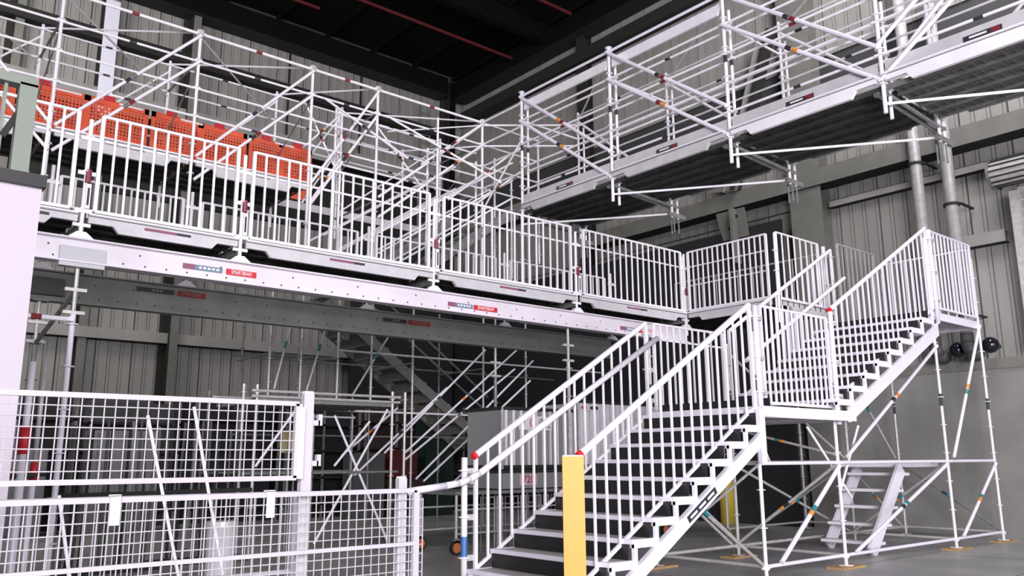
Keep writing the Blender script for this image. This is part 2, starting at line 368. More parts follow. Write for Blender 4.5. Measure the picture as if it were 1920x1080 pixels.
# ================================================================== guardrail panel builder
def guard(name, label, a, b, zb0, zt0, zb1, zt1, n, m=ALU, cat='guardrail', group=None, bw=0.03, rr=0.024, top=None, caps=False, mid=None, toe=False, halfround=False):
    """a,b plan points (u,v); bottom / top heights at each end; n balusters between the end posts"""
    A = Vector((a[0], a[1], 0)); B = Vector((b[0], b[1], 0)); d = (B-A); dn = d.normalized()
    t = thing(name, label, cat, (a[0], a[1], zb0), group)
    at = lambda f, zz0, zz1: Vector((A.x+d.x*f, A.y+d.y*f, zz0+(zz1-zz0)*f))
    L0 = zt0-zb0; L1 = zt1-zb1
    def flat(nm, p, h, ww, th):
        return place(nm, ('fb', round(h,3), ww, th, abs(dn.x) > .5), (lambda mb: mb.box(-ww/2, -th/2, 0, ww/2, th/2, h) if abs(dn.x) > .5 else mb.box(-th/2, -ww/2, 0, th/2, ww/2, h)), m, t, p)
    flat('end_post', at(0, zb0, zb1), round(L0,3), 0.045, 0.04)
    flat('end_post', at(1, zb0, zb1), round(L1,3), 0.045, 0.04)
    tube('top_rail', at(0, zt0, zt1), at(1, zt0, zt1), top or rr, m, t, seg=12)
    MB().bar(at(0, zb0, zb1), at(1, zb0, zb1), 0.035, 0.04).obj('bottom_rail', m, t)
    if mid:
        MB().bar(at(0, zb0+L0*mid, zb1+L1*mid), at(1, zb0+L0*mid, zb1+L1*mid), 0.02, 0.03).obj('middle_rail', m, t)
    for i in range(n):
        f = (i+1)/(n+1)
        zb = zb0+(zb1-zb0)*f; zt = zt0+(zt1-zt0)*f
        flat('baluster', at(f, zb0, zb1), round(zt-zb, 3), bw, 0.02)
    if caps:
        p = at(0, zt0, zt1); q = p - (at(1, zt0, zt1)-p).normalized()*0.05
        tube('red_end_cap', q, p, (top or rr)*1.15, REDCAP, t)['label'] = 'red plastic end cap'
    return t

# ================================================================== STAIR TOWER (near right)
FV, BV = 6.79, 8.68
Z1, Z2 = 2.30, 4.28
tw = thing('stair_tower_scaffold', 'silver tube scaffold tower carrying the white stairs on the right', 'scaffold', (12.1, FV, 0))
us = (10.05, 12.1, 15.88, 17.97)
for u in us:
    zt = {10.05: 3.35, 12.1: 3.55, 15.88: 5.7, 17.97: 5.6}[u]
    for v in (FV, BV):
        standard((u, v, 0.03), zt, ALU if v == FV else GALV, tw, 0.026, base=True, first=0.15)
        sticker((u, v, 0), (u, v, 6), 0.42, 0.22, 0.026, DLAB, tw, 'sticker_band')
for u in (14.8, 17.75):
    standard((u, 10.85, 0.03), 4.1 if u > 15 else 1.9, GALV, tw, 0.026, base=True, first=0.15)
for v, m in ((FV, ALUW), (BV, GALV)):
    for z in (0.18, 1.53):
        for a, b in zip(us, us[1:]): ledger((a, v, z), (b, v, z), m, tw, 0.026)
for u in us:
    for z in (0.18, 1.53): ledger((u, FV, z), (u, BV, z), GALV, tw, 0.024)
for u, z in ((10.05, Z1-0.1), (12.1, Z1-0.1), (15.88, Z2-0.12), (17.97, Z2-0.12)): ledger((u, FV, z), (u, BV, z), ALU, tw, 0.026)
ledger((14.8, 10.85, 0.18), (17.75, 10.85, 0.18), GALV, tw); ledger((17.97, BV, 0.18), (17.75, 10.85, 0.18), GALV, tw); ledger((12.1, BV, 0.18), (14.8, 10.85, 0.18), GALV, tw)
SM[:] = [DLAB, TEAL, DLAB, DLAB, ORL, TEAL]
bf = FV-0.05
brace((12.05, bf, 1.48), (10.35, bf, 0.22), ALUW, tw, 0.034)
brace((12.35, bf, 0.22), (15.75, bf, 1.48), ALUW, tw, 0.03)
brace((12.3, bf, 1.62), (15.85, bf, 3.62), ALUW, tw, 0.03)
brace((16.1, bf, 0.22), (17.9, bf, 1.48), ALUW, tw, 0.03)
brace((16.05, bf, 1.6), (17.9, bf, 4.2), ALUW, tw, 0.03)
bb = BV+0.05
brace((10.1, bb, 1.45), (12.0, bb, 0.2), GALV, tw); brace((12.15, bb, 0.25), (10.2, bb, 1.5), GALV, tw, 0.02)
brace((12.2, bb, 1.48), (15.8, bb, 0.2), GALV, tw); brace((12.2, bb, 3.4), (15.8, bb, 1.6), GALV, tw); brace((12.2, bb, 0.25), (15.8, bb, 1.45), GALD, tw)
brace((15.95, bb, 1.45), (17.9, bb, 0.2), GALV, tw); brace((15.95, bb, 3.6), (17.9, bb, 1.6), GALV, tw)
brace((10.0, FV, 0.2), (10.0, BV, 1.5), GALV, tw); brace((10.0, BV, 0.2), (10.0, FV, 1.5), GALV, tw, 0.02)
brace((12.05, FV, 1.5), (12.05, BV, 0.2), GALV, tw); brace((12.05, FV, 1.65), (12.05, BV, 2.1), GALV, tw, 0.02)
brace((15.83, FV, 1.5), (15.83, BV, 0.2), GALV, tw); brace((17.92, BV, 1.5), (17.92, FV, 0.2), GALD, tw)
brace((10.1, FV+.05, 2.0), (10.9, FV+.4, 1.55), ALU, tw, 0.02, False)
brace((11.4, FV+.05, 2.05), (12.6, FV+.1, 1.0), ALU, tw, 0.02, False)
brace((12.9, FV+.05, 2.1), (12.15, FV+.05, 1.05), ALU, tw, 0.02, False)
# landings
def landing(label, u0, u1, v0, v1, z, k=6):
    t = thing('stair_landing', label, 'platform', (u0, v0, z-0.12))
    MB().box(u0, v0, z-0.15, u1, v0+0.035, z).obj('side_rail', ALUW, t)
    MB().box(u0, v1-0.035, z-0.15, u1, v1, z).obj('side_rail', ALUW, t)
    MB().box(u0, v0+0.035, z-0.15, u0+0.035, v1-0.035, z).obj('side_rail', ALU, t)
    MB().box(u1-0.035, v0+0.035, z-0.15, u1, v1-0.035, z).obj('side_rail', ALU, t)
    w = (v1-v0-0.07)/k
    for i in range(k):
        y = v0+0.035+i*w
        MB().box(u0+0.035, y+0.004, z-0.05, u1-0.035, y+w-0.004, z-0.004).box(u0+0.035, y+0.01, z-0.09, u1-0.035, y+0.02, z-0.05).obj('deck_plank', FAS, t)
    return t
landing('white framed middle landing between the two stair flights', 9.95, 12.42, FV-0.19, BV, Z1)
landing('white framed top landing of the stairs at the right', 15.95, 17.9, FV-0.02, BV, Z2)
guard('guardrail_panel', 'white guardrail panel on the front of the middle stair landing', (10.25, FV-0.03), (12.02, FV-0.03), 2.36, 3.74, 2.36, 3.74, 12, ALUW, bw=0.036, rr=0.022)
guard('guardrail_panel', 'white guardrail panel on the front of the top stair landing', (16.08, FV-0.03), (17.86, FV-0.03), 4.36, 5.86, 4.36, 5.86, 10, ALUW, bw=0.04, rr=0.022)
guard('guardrail_panel', 'guardrail panel at the back of the middle landing behind the lower flight', (10.2, BV+0.02), (12.0, BV+0.02), 2.36, 3.72, 2.36, 3.72, 10, ALU, rr=0.022, mid=0.82)
guard('guardrail_panel', 'slim grey guardrail at the back of the top landing against the wall', (16.5, 8.87), (18.05, 8.87), 4.4, 6.1, 4.4, 6.1, 7, GALV, bw=0.018, rr=0.02)
guard('guardrail_panel', 'guardrail panel across the wall side end of the top landing', (17.95, FV+0.05), (17.95, BV-0.05), 4.36, 5.8, 4.36, 5.8, 10, ALUW, rr=0.022)
# newel posts
def newel(label, u, v, z0, z1, m=ALUW, blue=False):
    t = thing('newel_post', label, 'post', (u, v, z0))
    MB().tube((u, v, z0), (u, v, z1), 0.04, 14).obj('tube', m, t, True)
    for z in (z0+0.25*(z1-z0), z0+0.55*(z1-z0), z0+0.9*(z1-z0)):
        MB().tube((u, v, z-0.008), (u, v, z+0.008), 0.075, 12).obj('collar', ALU, t)
        MB().box(u, v-0.03, z-0.04, u+0.14, v+0.03, z+0.03).obj('clamp', GALV, t)
    if blue: MB().tube((u, v, z0+0.42), (u, v, z0+0.66), 0.043, 14).obj('blue_sleeve', BLU, t)['label'] = 'blue printed sleeve'
    return t
newel('white round newel post with blue sleeve at the foot of the stairs', 6.47, 8.72, 0.0, 1.63, ALU, True)
newel('white newel post joining the lower flight and middle landing panels', 10.08, FV-0.06, 2.1, 3.72)
newel('white newel post joining the middle landing and upper flight', 12.12, FV-0.06, 2.1, 3.85)
newel('white newel post at the top of the upper flight', 15.98, FV-0.06, 4.05, 5.86)
newel('newel post behind the lower flight at the back of the landing', 10.05, BV+0.05, 2.1, 3.7, ALU)
newel('newel post at the back of the upper flight top with red marks', 15.75, BV+0.1, 4.1, 5.9, ALU)
# stair flights
def flight(label, u0, z0, du, dz, n, v0, v1, st0, st1, strh, m=ALUW, td=0.30, nosem=None, stick=None):
    t = thing('stair_flight', label, 'stairs', (u0, (v0+v1)/2, z0-0.2))
    td = du*1.0
    for k in range(n):
        u = u0+du*k; z = z0+dz*k
        tr = MB().box(u, v0, z-0.045, u+td, v1, z).obj('tread', TREADF, t)
        MB().bar((u+0.01, v0, z-0.022), (u+0.01, v1, z-0.022), 0.05, 0.05).obj('nosing', ALUW, tr)
        for v in (v0, v1-0.05):
            MB().box(u, v-0.012, z-0.088, u+td+0.04, v+0.05, z+0.004).obj('tread_end', m, tr)
            if v > v1-0.5: MB().prism([(u+0.02, z-0.07), (u+0.06, z-0.07), (u+0.09, z-0.17), (u+0.06, z-dz-0.02), (u+0.03, z-dz-0.02), (u+0.055, z-0.17)], 1, v-0.005, v+0.04).obj('hook_bracket', GALV, tr)
            if v < v1-0.5: MB().box(u+0.0, v-0.01, z-dz-0.03, u+0.055, v+0.03, z-0.04).obj('upright_bracket', m, tr)
        MB().box(u+td-0.03, v0+0.06, z-dz*0.0-0.04, u+td-0.015, v1-0.05, z+dz-0.05).obj('riser_plate', BLK, tr)
    for v in (v0-0.015, v1-0.42):
        s = MB().prism([(st0[0], st0[1]), (st1[0], st1[1]), (st1[0], st1[1]+strh), (st0[0], st0[1]+strh)], 1, v, v+0.045).obj('stringer', m, t)
        MB().bar((st0[0], v-0.002, st0[1]+strh), (st1[0], v-0.002, st1[1]+strh), 0.06, 0.012).obj('stringer_flange', m, s)
    return t
fl = flight('lower white stair flight rising from the floor to the middle landing', 6.50, 0.27, 0.371, 0.220, 10, FV-0.2, BV, (6.9, 0.005), (9.85, 1.77), 0.20)
MB().box(9.8, FV-0.22, 1.55, 9.92, FV-0.16, 2.25).obj('hanger_plate', ALUW, fl)
s0 = Vector((8.2, FV-0.218, 0.88)); sd = Vector((2.95, 0, 1.765)).normalized(); sn = Vector((-sd.z, 0, sd.x))
lb = MB().bar(s0, s0+sd*0.66, 0.008, 0.085, sn).obj('dark_label', DLAB, fl)
lb['label'] = 'long dark outlined label with three white fields'
for i in range(3):
    MB().bar(s0+sd*(0.05+i*0.2)-V0*0.006, s0+sd*(0.20+i*0.2)-V0*0.006, 0.004, 0.03, sn).obj('label_field', WLAB, lb)
fu = flight('upper white stair flight rising from the middle to the top landing', 11.85, 2.47, 0.446, 0.225, 8, FV-0.2, BV, (12.2, 2.13), (15.6, 3.77), 0.23)
guard('stair_guardrail', 'near side white balustrade of the lower stair flight with red end cap', (6.62, FV-0.03), (9.98, FV-0.03), 0.30, 1.66, 2.30, 3.72, 16, ALUW, top=0.042, caps=True, cat='balustrade')
guard('stair_guardrail', 'far side white balustrade of the lower stair flight beside the crates', (6.62, BV), (9.98, BV), 0.27, 1.66, 2.27, 3.70, 16, ALU, top=0.042, caps=True, cat='balustrade')
guard('stair_guardrail', 'near side white balustrade of the upper stair flight with red end cap', (12.18, FV-0.03), (15.9, FV-0.03), 2.50, 3.90, 4.33, 5.88, 19, ALUW, top=0.035, caps=True, cat='balustrade')
guard('stair_guardrail', 'far side balustrade of the upper stair flight behind the landing', (12.18, BV), (15.85, BV), 2.5, 3.78, 4.33, 5.82, 18, ALU, top=0.035, cat='balustrade')
t = thing('handrail_tube', 'thick white handrail tube of the lower flight curving down towards the mesh fence', 'handrail', (6.4, 8.6, 1.3))
MB().path([(10.15, 8.58, 3.47), (6.62, 8.6, 1.43), (6.47, 8.6, 1.365), (6.3, 8.6, 1.315), (6.1, 8.6, 1.29), (5.55, 8.6, 1.235)], 0.042, 14).obj('tube', ALUW, t, True)
for u, z in ((6.5, 1.33), (10.0, 3.38)):
    MB().tube((u, 8.6, z), (u, 8.72, z), 0.03).obj('bracket', GALV, t)
tag(MB().tube((12.3, 8.45, 2.95+0.3), (15.9, 8.45, 5.2), 0.036, 12).obj('handrail_tube', ALU), 'straight handrail tube inside the far side of the upper flight', 'handrail')
# steps behind the tower
t = thing('access_steps', 'small white ladder steps leaning inside the scaffold tower at right', 'steps', (14.2, 7.9, 0))
for v, ub in ((8.4, 14.42), (7.3, 13.85)):
    MB().bar((ub, v, 0.04), (ub+1.3, v, 1.42), 0.05, 0.26).obj('stringer', ALUW, t)
for k in range(5):
    f = 0.1+k*0.2
    MB().box(14.0+1.38*f, 7.32, 1.42*f, 14.25+1.38*f, 8.38, 1.42*f+0.05).obj('step', ALU, t)
tag(MB().box(15.2, 7.1, 1.43, 16.2, 8.5, 1.50).obj('step_platform', ALUW), 'small white platform at the head of the ladder steps', 'platform')
# timber sole boards
for u, v, l in ((10.05, 6.79, 'timber sole board under the leftmost front post of the stair tower'), (12.1, 6.79, 'timber sole board under the second front post of the tower beside the landing'),
             (15.88, 6.79, 'timber sole board under the third front tower post below the upper landing'), (17.97, 6.79, 'timber sole board under the far right tower post by the wall'),
             (10.05, 8.68, 'timber sole board under the tower post below the lower flight'), (12.1, 8.68, 'timber sole board under the rear tower post beside the yellow bollard'),
             (15.88, 8.68, 'timber sole board under the rear tower post near the ladder steps')):
    tag(MB().box(u-0.32, v-0.14, 0, u+0.32, v+0.14, 0.03).obj('sole_board', WOOD), l, 'timber')
# yellow things
t = thing('yellow_bollard', 'tall yellow orange square bollard in front of the stairs', 'bollard', (5.84, 6.08, 0))
c = Vector((5.84, 6.08, 0))
mb = MB(); R = Matrix.Rotation(math.radians(-42), 4, 'Z'); 
mb.box(-0.105, -0.105, 0, 0.105, 0.105, 1.628)
mb.v = [tuple(R @ Vector(p) + c) for p in mb.v]; mb.obj('sleeve', YEL, t)
mb = MB().box(-0.1, -0.1, 1.628, 0.1, 0.1, 1.64); mb.v = [tuple(R @ Vector(p) + c) for p in mb.v]; mb.obj('cap', WLAB, t)
tag(MB().tube((18.2, 13.3, 0), (18.2, 13.3, 1.15), 0.2, 16).obj('yellow_post', YELD, None, True), 'round yellow guard post by the wall behind the stair tower', 'bollard')

# ================================================================== WALKWAY
WF, WB = 10.85, 12.95
def beam(label, v, z0, z1, m, labs, pads):
    t = thing('lattice_beam', label, 'beam', (0.0, v, z0))
    MB().box(0.2, v-0.006, z0+0.02, 13.7, v+0.006, z1-0.02).obj('web', m, t)
    for z in (z0, z1-0.02): MB().box(0.2, v-0.09, z, 13.7, v+0.09, z+0.02).obj('flange', m, t)
    return t
def dots(t, v, z0, u0, u1, step, m=DLAB):
    mb = MB(); u = u0
    while u < u1:
        mb.tube((u, v-0.010, z0), (u, v-0.006, z0), 0.013, 6); u += step
    mb.obj('bolt_holes', m, t)['kind'] = 'stuff'
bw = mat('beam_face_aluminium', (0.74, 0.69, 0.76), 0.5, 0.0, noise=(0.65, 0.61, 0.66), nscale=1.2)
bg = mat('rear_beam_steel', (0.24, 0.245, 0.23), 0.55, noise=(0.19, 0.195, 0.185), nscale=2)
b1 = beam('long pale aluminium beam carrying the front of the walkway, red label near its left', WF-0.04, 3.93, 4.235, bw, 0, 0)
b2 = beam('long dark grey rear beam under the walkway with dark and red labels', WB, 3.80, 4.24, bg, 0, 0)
dots(b1, WF-0.04, 4.0, 1.7, 13, 0.26); dots(b1, WF-0.04, 4.13, 1.9, 13, 1.03)
dots(b2, WB, 3.9, 1.7, 13, 0.26); dots(b2, WB, 4.1, 1.9, 13, 0.52)
def beam_labels(t, v, specs, dim):
    for (u, z, w1, w2, gap) in specs:
        y = v-0.009
        a = MB().box(u, y-0.002, z-0.035, u+w1*0.3, y, z+0.035).obj('purple_label', DLAB if dim else PLAB, t)
        b = MB().box(u+w1*0.3, y-0.002, z-0.035, u+w1, y, z+0.035).obj('slate_label', DLAB if dim else SLAB, t)
        for i in range(5 if not dim else 3):
            MB().box(u+w1*(0.4+i*0.11), y-0.004, z-0.012, u+w1*(0.47+i*0.11), y-0.002, z+0.016).obj('label_mark', WLAB if not dim else GALD, b)
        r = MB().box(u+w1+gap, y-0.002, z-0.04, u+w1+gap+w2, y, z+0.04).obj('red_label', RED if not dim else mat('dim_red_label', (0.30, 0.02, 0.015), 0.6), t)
        r['label'] = 'red label reading SMARTBEAM'
        text('SMARTBEAM', 'lettering', WLAB if not dim else GALD, r, (u+w1+gap+w2/2, y-0.005, z), (1,0,0), (0,0,1), 0.075, w2/0.62)
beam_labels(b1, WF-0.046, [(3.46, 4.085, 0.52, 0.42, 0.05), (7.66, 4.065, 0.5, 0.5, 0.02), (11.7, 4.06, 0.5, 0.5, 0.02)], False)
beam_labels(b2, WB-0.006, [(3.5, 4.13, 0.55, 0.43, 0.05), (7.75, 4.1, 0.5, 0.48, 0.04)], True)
for v, m, l in ((WF-0.05, PALE, 'pale packing block where the left scaffold pole meets the front beam'), (WB-0.05, DGRY, 'dark packing block above the left pole of the rear beam')):
    t = tag(MB().box(2.02, v-0.06, 3.88, 2.52, v+0.06, 4.12).obj('packing_block', m), l, 'block')
# walkway decks and fascias: posts
posts = (2.24, 4.22, 7.41, 10.6, 13.75)
wk = thing('walkway_scaffold', 'walkway frame of decks, edge beams and jacks standing on the long beams', 'walkway', (2.24, WF, 4.24))
def jack(u, v, m=ALU):
    mb = MB().tube((u, v, 4.24), (u, v, 4.55), 0.024, 10)
    mb.prism([(u-0.16, 4.24), (u+0.16, 4.24), (u+0.05, 4.33), (u-0.05, 4.33)], 1, v-0.05, v+0.05)
    mb.box(u-0.1, v-0.02, 4.40, u+0.1, v+0.02, 4.44); mb.obj('base_jack', m, wk)
def wpost(u, v, z1, m=ALU):
    mb = MB().tube((u, v, 4.5), (u, v, z1), 0.026, 10)
    for z in (4.62, 5.1, 5.55): mb.tube((u, v, z-.007), (u, v, z+.007), 0.06, 8); mb.box(u-.1, v-.03, z-.05, u+.1, v-.01, z)
    o = mb.obj('post', m, wk)
    MB().tube((u+0.02, v-0.03, 4.95), (u+0.02, v-0.03, 5.12), 0.036).obj('red_sleeve', mat('maroon_sleeve', (0.20, 0.03, 0.05), 0.5), o)
    MB().box(u+0.0, v-0.075, 4.62, u+0.055, v-0.06, 4.93).obj('label_plate', WLAB, o)
    MB().box(u+0.015, v-0.078, 4.66, u+0.04, v-0.075, 4.88).obj('label_mark', DLAB, o)
for u in posts:
    for v in (WF, WB):
        jack(u, v); wpost(u, v, 5.78)
jack(0.9, WF); wpost(0.9, WF, 5.78)
def fascia(a, b, v, z, ax='u', m=FAS, parent=None, inset=0.34, h1=0.11, h2=0.085, sgn=-1, lab=False):
    """edge beam between two posts: full strip on top, trapezoid strip below"""
    y0, y1 = sorted((v, v+0.05*sgn))
    axn = 1 if ax == 'u' else 0
    o = MB().prism([(a+0.06, z-h1), (b-0.06, z-h1), (b-0.06, z), (a+0.06, z)], axn, y0, y1).obj('edge_beam', m, parent)
    MB().prism([(a+inset+0.07, z-h1-h2), (b-inset-0.07, z-h1-h2), (b-inset, z-h1), (a+inset, z-h1)], axn, y0-0.012, y1-0.006).obj('lower_chord', m, o)
    MB().prism([(a+0.06, z-0.012), (b-0.06, z-0.012), (b-0.06, z+0.008), (a+0.06, z+0.008)], axn, y0-0.02, y1).obj('lip', ALU, o)
    MB().prism([(a+0.06, z-0.03), (b-0.06, z-0.03), (b-0.06, z-0.022), (a+0.06, z-0.022)], axn, y0-0.008, y0).obj('groove', DLAB, o)
    if lab:
        c = (a+b)/2
        l = MB().prism([(c-0.28, z-0.095), (c+0.12, z-0.095), (c+0.12, z-0.06), (c-0.28, z-0.06)], axn, y0-0.004, y0).obj('dark_label', PLAB, o)
        MB().prism([(c+0.12, z-0.095), (c+0.3, z-0.095), (c+0.3, z-0.06), (c+0.12, z-0.06)], axn, y0-0.004, y0).obj('dark_label', DLAB, o)
    return o
def decks(u0, u1, v0, v1, z, n, parent, m=DECK, along='u', ribs=0.3):
    """n planks side by side, each with side lips and cross ribs underneath"""
    w = ((v1-v0) if along == 'u' else (u1-u0))/n
    L = (u1-u0) if along == 'u' else (v1-v0)
    k = ('deck', round(w,3), round(L,3), along, m.name)
    if k not in CACHE:
        mb = MB()
        def bx(a0, c0, z0, a1, c1, z1):
            if along == 'u': mb.box(a0, c0, z0, a1, c1, z1)
            else: mb.box(c0, a0, z0, c1, a1, z1)
        bx(0, 0.004, -0.02, L, w-0.004, 0); bx(0, 0.004, -0.075, L, 0.012, -0.02); bx(0, w-0.012, -0.075, L, w-0.004, -0.02)
        x = ribs
        while x < L: bx(x, 0.012, -0.034, x+0.02, w-0.012, -0.02); x += ribs
        CACHE[k] = mb.mesh('deck_plank', m)
    for i in range(n):
        loc = (u0, v0+i*w, z) if along == 'u' else (u0+i*w, v0, z)
        link('deck_plank', CACHE[k], parent, loc)
ends = (0.9,)+posts
for i, (a, b) in enumerate(zip(ends, ends[1:])):
    fascia(a, b, WF-0.02, 4.555, parent=wk, lab=True)
    fascia(a, b, WB+0.02, 4.555, parent=wk)
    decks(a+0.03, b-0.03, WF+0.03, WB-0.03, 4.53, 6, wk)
for u in ends[1:]:
    MB().box(u-0.03, WF, 4.36, u+0.03, WB, 4.46).obj('transom', GALD, wk)
names = ('first', 'second', 'third', 'fourth', 'fifth')
gp = [(0.95, 2.08, 6), (2.36, 4.1, 10), (4.33, 7.27, 16), (7.56, 10.42, 16), (10.76, 13.6, 16)]
gl = ['white guardrail panel at the left end of the walkway beside the white cabin', 'short white walkway front panel right of the first post', 'wide white walkway front panel left of centre, below the orange barriers\' end',
      'wide white walkway front panel at the centre above the pale beam', 'grey white walkway front panel just left of the inner corner']
for (a, b, n), l in zip(gp, gl):
    guard('guardrail_panel', l, (a, WF-0.05), (b, WF-0.05), 4.60, 5.84, 4.60, 5.84, n, ALU, bw=0.028, rr=0.021)
gb = [(2.36, 4.1, 8), (4.4, 7.2, 14), (7.6, 10.4, 14), (10.8, 13.6, 14)]
gbl = ['rear walkway guardrail panel behind the short front panel', 'rear walkway guardrail panel left of centre seen through the front bars', 'rear walkway guardrail panel at the centre seen through the front bars', 'rear walkway guardrail panel nearest the inner corner']
for (a, b, n), l in zip(gb, gbl):
    guard('guardrail_panel', l, (a, WB+0.05), (b, WB+0.05), 4.60, 5.66, 4.60, 5.66, n, ALU, bw=0.026, rr=0.019)
for v, z in ((WF+0.04, 5.55), (WB-0.02, 5.2)):
    for a, b in zip(ends, ends[1:]): ledger((a, v, z), (b, v, z), ALU, wk, 0.018)
# return leg of the walkway towards the stairs
rl = thing('walkway_return', 'short walkway leg turning from the long walkway to the stair tower', 'walkway', (13.78, 9.7, 4.4))
fascia(8.72, 10.8, 13.76, 4.56, 'v', FAS, rl)
fascia(13.85, 15.85, 8.72, 4.56, 'u', FAS, rl)
decks(13.85, 15.9, 8.8, 12.9, 4.53, 6, rl, DECK, 'v')
for u, v in ((13.78, 8.66), (13.78, 10.85)):
    mb = MB().tube((u, v, 4.1), (u, v, 5.84), 0.026, 10)
    for z in (4.62, 5.1, 5.5): mb.tube((u, v, z-.007), (u, v, z+.007), 0.06, 8)
    mb.obj('post', ALU, rl)
guard('guardrail_panel', 'grey white guardrail panel of the walkway return, right of the inner corner', (13.73, 8.82), (13.73, 10.7), 4.60, 5.84, 4.60, 5.84, 14, ALU, bw=0.026, rr=0.02)
guard('guardrail_panel', 'guardrail panel beside the head of the upper stair flight on the return leg', (13.95, 8.74), (15.45, 8.74), 4.6, 5.9, 4.6, 5.9, 6, ALU, bw=0.026, rr=0.02)
guard('guardrail_panel', 'rear guardrail of the walkway return seen through its front bars', (15.9, 9.0), (15.9, 12.8), 4.6, 5.8, 4.6, 5.8, 18, GALV, bw=0.024, rr=0.02)
for z in (5.55, 5.15): ledger((13.85, 8.9, z), (13.85, 10.8, z), ALU, rl, 0.016)
# poles carrying the beams
def prop(label, u, v, z1, m=ALU, head=True):
    t = thing('scaffold_pole', label, 'scaffold pole', (u, v, 0))
    standard((u, v, 0), z1*0.85, m, t, 0.033, 0.5, 0.2, 'outer_tube')
    tube('inner_tube', (u, v, z1*0.85), (u, v, z1), 0.024, GALV, t)
    MB().box(u-0.08, v-0.08, 0, u+0.08, v+0.08, 0.012).obj('base_plate', GALD, t)
    MB().box(u-0.1, v-0.1, z1-0.012, u+0.1, v+0.1, z1).obj('head_plate', GALD, t)
    for z in (z1*0.85, z1*0.92): MB().box(u-0.12, v-0.03, z-0.02, u+0.12, v+0.03, z+0.02).obj('coupler', GALV, t)
    return t
p1 = prop('white scaffold pole under the left end of the front beam', 2.25, WF, 3.93, ALUW)
ledger((1.4, WF-0.05, 3.25), (2.25, WF-0.05, 3.25), ALUW, p1, 0.03, MRED)
brace((2.25, WF, 3.6), (2.25, WB, 3.2), GALD, p1, 0.03, False)
prop('dark scaffold pole under the left end of the rear beam', 2.25, WB, 3.80, GALD)
prop('scaffold pole under the front beam left of the stair handrail', 10.36, WF, 3.93, GALV)
prop('grey scaffold pole under the rear beam at centre', 10.36, WB, 3.80, GALD)
for k, (u, v, lab, top) in enumerate(((1.25, 7.2, 'white prop with red sleeve close to the white cabin edge', 2.35), (1.52, 8.2, 'slim prop with dark and red bands right of the cabin', 2.5))):
    t = thing('telescopic_prop', lab, 'prop', (u, v, 0))
    MB().tube((u, v, 0), (u, v, 1.6), 0.032 if k == 0 else 0.026, 12).obj('outer_tube', ALUW, t, True)
    MB().tube((u, v, 1.6), (u, v, top), 0.025 if k == 0 else 0.02, 12).obj('inner_tube', ALUW if k == 0 else GALV, t, True)
    MB().tube((u, v, 1.66 if k == 0 else 1.45), (u, v, 1.86 if k == 0 else 1.6), 0.037 if k == 0 else 0.03, 12).obj('red_sleeve', RED, t, True)
    MB().box(u-0.07, v-0.07, 0, u+0.07, v+0.07, 0.01).obj('base_plate', GALD, t)
    MB().tube((u-0.1, v, 1.5), (u+0.1, v, 1.5), 0.02).obj('locking_pin', BLK, t)
# ================================================================== LEFT BRIDGE
SM[:] = [DLAB, MRED, DLAB, DLAB, GALD, DLAB]
LF, LB = 13.3, 14.87
lb_ = thing('scaffold_bridge', 'high scaffold bridge with guardrails along the far left wall carrying orange barriers', 'scaffold bridge', (4.27, LF, 6.3))
lu = (0.12, 2.19, 4.27, 6.34, 7.72, 10.29)
for u in lu:
    standard((u, LF, 4.56 if 2 < u < 11 else 6.0), 8.75, ALU, lb_, 0.026, 0.5, 0.15)
    standard((u, LB, 6.0), 8.80, ALU, lb_, 0.024, 0.5, 0.2)
    MB().tube((u, LF, 8.62), (u, LF, 8.74), 0.06, 8).obj('node_coupler', GALV, lb_)
k = 0
for a, b in zip(lu, lu[1:]):
    for z in (8.68, 8.18, 7.69, 7.20):
        k += 1; ledger((a, LF, z), (b, LF, z), ALU, lb_, 0.026 if z > 8.5 else 0.02, (DLAB, MRED, DLAB, None)[k % 4])
    for z in (8.72, 8.2, 7.7, 7.28):
        ledger((a, LB, z), (b, LB, z), ALU, lb_, 0.018, (DLAB, None, MRED, None)[k % 4])
    for f, z0, z1 in ((0, 6.5, 8.64), (1, 6.1, 8.16)):
        if a < 1: z0, z1 = z1, z0
        brace((a+0.05, LF-0.04, z0), (b, LF-0.04, z1), ALU, lb_, 0.026, True)
    if b < 7: tube('plan_brace', (a, LF, 8.62), (b, LB, 8.1), 0.016, GALV, lb_)
    brace((a+0.1, LB, 6.6), (b, LB, 8.6), ALU, lb_, 0.018, False)
    tube('plan_brace', (a, LB, 8.74), (b, LF, 8.7), 0.018, ALU, lb_)
for u in lu:
    for z in (6.42, 8.2): ledger((u, LF, z), (u, LB, z), GALD, lb_, 0.02)
    brace((u, LF, 8.1), (u, LB, 7.3), GALD, lb_, 0.014, False)
for a, b in zip(lu, lu[1:]):
    if b < 7:
        fascia(a, b, LF-0.02, 6.46, parent=lb_, h1=0.13, h2=0.12, lab=True)
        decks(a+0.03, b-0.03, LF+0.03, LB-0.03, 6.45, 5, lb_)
    MB().box(a+0.05, LB-0.02, 6.47, b-0.05, LB, 6.62).obj('toe_board', FAS, lb_)
for a, b in ((6.5, 8.0), (7.9, 10.2)):
    brace((a+0.1, LF-0.05, 8.15), (b-0.2, LF-1.0, 7.0), ALU, lb_, 0.022, True)
